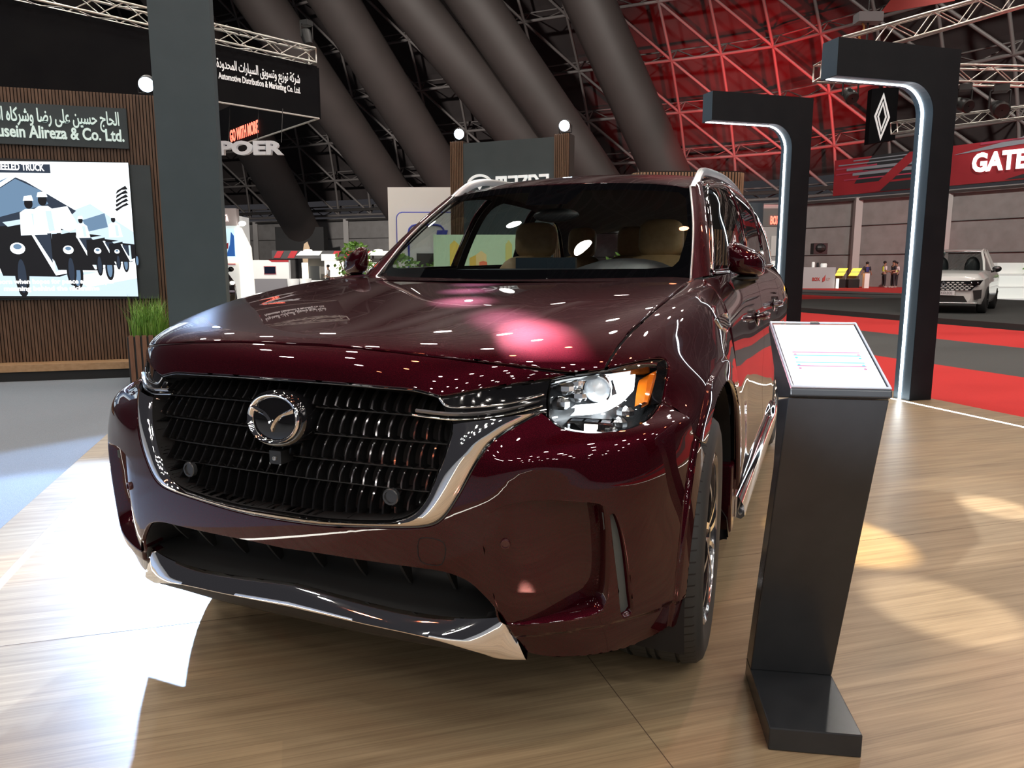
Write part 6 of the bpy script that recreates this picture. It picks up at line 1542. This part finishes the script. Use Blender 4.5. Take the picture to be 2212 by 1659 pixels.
md = cl_.modifiers.new('thickness', 'SOLIDIFY'); md.thickness = .03
b = MB(); b.ball(H(22.3, 54.6, 2.75), .5, 10, 8, (.9, .6, .7)); b.box((-.5, -.3, 2.3), (.5, .3, 3.1), Matrix.Rotation(YAW, 3, 'Z'), H(22.35, 54.8)); tag(b.build('wall_speaker', BLACKP, None, loc=H(22.35, 55.2, 2.3)), 'black box fixed to the hall post behind the light panels', 'speaker')
# ================================================================== PEOPLE
SKIN = mat('skin', (.30, .17, .11), .6); HAIR = mat('hair_black', (.012, .01, .01), .8); TRS = mat('trousers_dark', (.02, .02, .025), .8); SHOE = mat('shoe_white', (.5, .5, .5), .6)
def person(label, loc, face, top, vest=None, arms=((-.32, .12, .98), (.32, .12, .98)), h=1.74, trs=None):
    """standing figure: one skinned body, hair, clothing over it"""
    t = thing('person', label, 'person', loc); o = Vector(loc); f = Vector(face).normalized(); s = f.cross(ZV).normalized(); k = h/1.74
    def T(x, y, z): return o+(s*x+f*y+ZV*z)*k
    def limb(pairs, nm, m, sm_=True):
        vs, es, rs = [], [], []
        for chain in pairs:
            st_i = None
            for j, (p, r) in enumerate(chain):
                i = next((q for q, v in enumerate(vs) if (v-T(*p)).length < 1e-6), None)
                if i is None: vs.append(T(*p)); rs.append(r*k); i = len(vs)-1
                if st_i is not None: es.append((st_i, i))
                st_i = i
        me = D.meshes.new(nm); me.from_pydata([tuple(v) for v in vs], es, []); me.materials.append(m)
        ob = D.objects.new(nm, me); COL.objects.link(ob); ob.modifiers.new('skin', 'SKIN')
        for q, r in zip(me.skin_vertices[0].data, rs): q.radius = (r, r)
        me.skin_vertices[0].data[0].use_root = True
        ss = ob.modifiers.new('smooth', 'SUBSURF'); ss.levels = 1; ss.render_levels = 1
        dg = bpy.context.evaluated_depsgraph_get(); m2 = D.meshes.new_from_object(ob.evaluated_get(dg)); D.objects.remove(ob)
        m2.materials.clear(); m2.materials.append(m); m2.polygons.foreach_set('use_smooth', [True]*len(m2.polygons))
        r_ = D.objects.new(nm, m2); COL.objects.link(r_); r_.parent = t; r_.matrix_parent_inverse = Matrix.Translation(-t.location); return r_
    la, ra = arms
    body = limb([[((0, 0, .95), .12), ((0, .01, 1.2), .12), ((0, 0, 1.40), .13), ((0, .01, 1.50), .055), ((0, .02, 1.56), .07), ((0, .03, 1.64), .095), ((0, .02, 1.70), .06)],
          [((0, 0, .95), .12), ((-.10, 0, .86), .085), ((-.11, .01, .48), .058), ((-.11, -.01, .09), .042), ((-.12, .13, .04), .035)],
          [((0, 0, .95), .12), ((.10, 0, .86), .085), ((.11, .03, .48), .058), ((.12, .02, .09), .042), ((.13, .16, .04), .035)],
          [((0, 0, 1.40), .13), ((-.19, 0, 1.40), .06), ((-.25, -.01, 1.14), .042), (la, .032), ((la[0]*.97, la[1]+.06, la[2]-.08), .026)],
          [((0, 0, 1.40), .13), ((.19, 0, 1.40), .06), ((.25, -.01, 1.14), .042), (ra, .032), ((ra[0]*.97, ra[1]+.06, ra[2]-.08), .026)]], 'body', SKIN)
    limb([[((0, 0, .93), .145), ((0, .01, 1.2), .14), ((0, 0, 1.38), .148)], [((0, 0, 1.38), .148), ((-.20, 0, 1.40), .075), ((-.25, -.01, 1.14), .058)], [((0, 0, 1.38), .148), ((.20, 0, 1.40), .075), ((.25, -.01, 1.14), .058)]], 'shirt', top)
    limb([[((0, 0, .97), .135), ((-.10, 0, .84), .10), ((-.11, .01, .48), .075), ((-.11, -.01, .10), .06)], [((0, 0, .97), .135), ((.10, 0, .84), .10), ((.11, .03, .48), .075), ((.12, .02, .10), .06)]], 'trousers', trs or TRS)
    if vest: limb([[((0, 0, .98), .152), ((0, .01, 1.2), .150), ((0, 0, 1.36), .158), ((0, 0, 1.44), .12)]], 'vest', vest)
    b = MB(); b.ball(T(0, -.005, 1.685), .108*k, 12, 8, (1, 1.05, .85)); b.build('hair', HAIR, t, True)
    for x, y in ((-.12, .08), (.13, .11)):
        b = MB(); b.ball(T(x, y, .045), .05*k, 10, 6, (1, 2.2, .8), Matrix.Rotation(math.atan2(f.y, f.x)-math.pi/2, 3, 'Z')); b.build('shoe', SHOE, t, True)
    return t
YEL = mat('vest_yellow', (.55, .62, .05), .6, emit=.12); NAVY = mat('vest_navy', (.03, .035, .18), .7); DKS = mat('shirt_dark', (.02, .022, .03), .8); WSH = mat('shirt_white', (.6, .6, .6), .7)
person('person in a navy vest standing with the back turned', H(24.3, 51.3, -.02), FW, DKS, NAVY, ((-.33, .02, .95), (.36, .05, .92)))
person('person in a yellow vest standing left in a pair', H(25.45, 51.2, -.02), RT, WSH, YEL, ((-.22, .28, 1.05), (.24, .26, 1.05)), 1.78)
person('person in dark clothes standing right in the pair, facing the yellow vest', H(25.98, 51.0, -.02), -RT, DKS, None, ((-.22, .30, 1.08), (.22, .28, 1.05)), 1.82)
person('person with a yellow and white vest behind the dark clothed one', H(26.35, 51.4, -.02), -RT-FW*.3, WSH, YEL, ((-.28, .12, .95), (.28, .12, .95)), 1.74)
person('person in a white shirt standing at the lit booth', H(-10.35, 42.2, -.04), -RT, WSH, None, ((-.25, .2, 1.0), (.25, .2, 1.0)), 1.5)
person('person in a dark suit standing before the dark booth', H(-9.15, 41.5, -.04), RT-FW*.2, DKS, None, ((-.28, .12, .95), (.28, .12, .95)), 1.6)
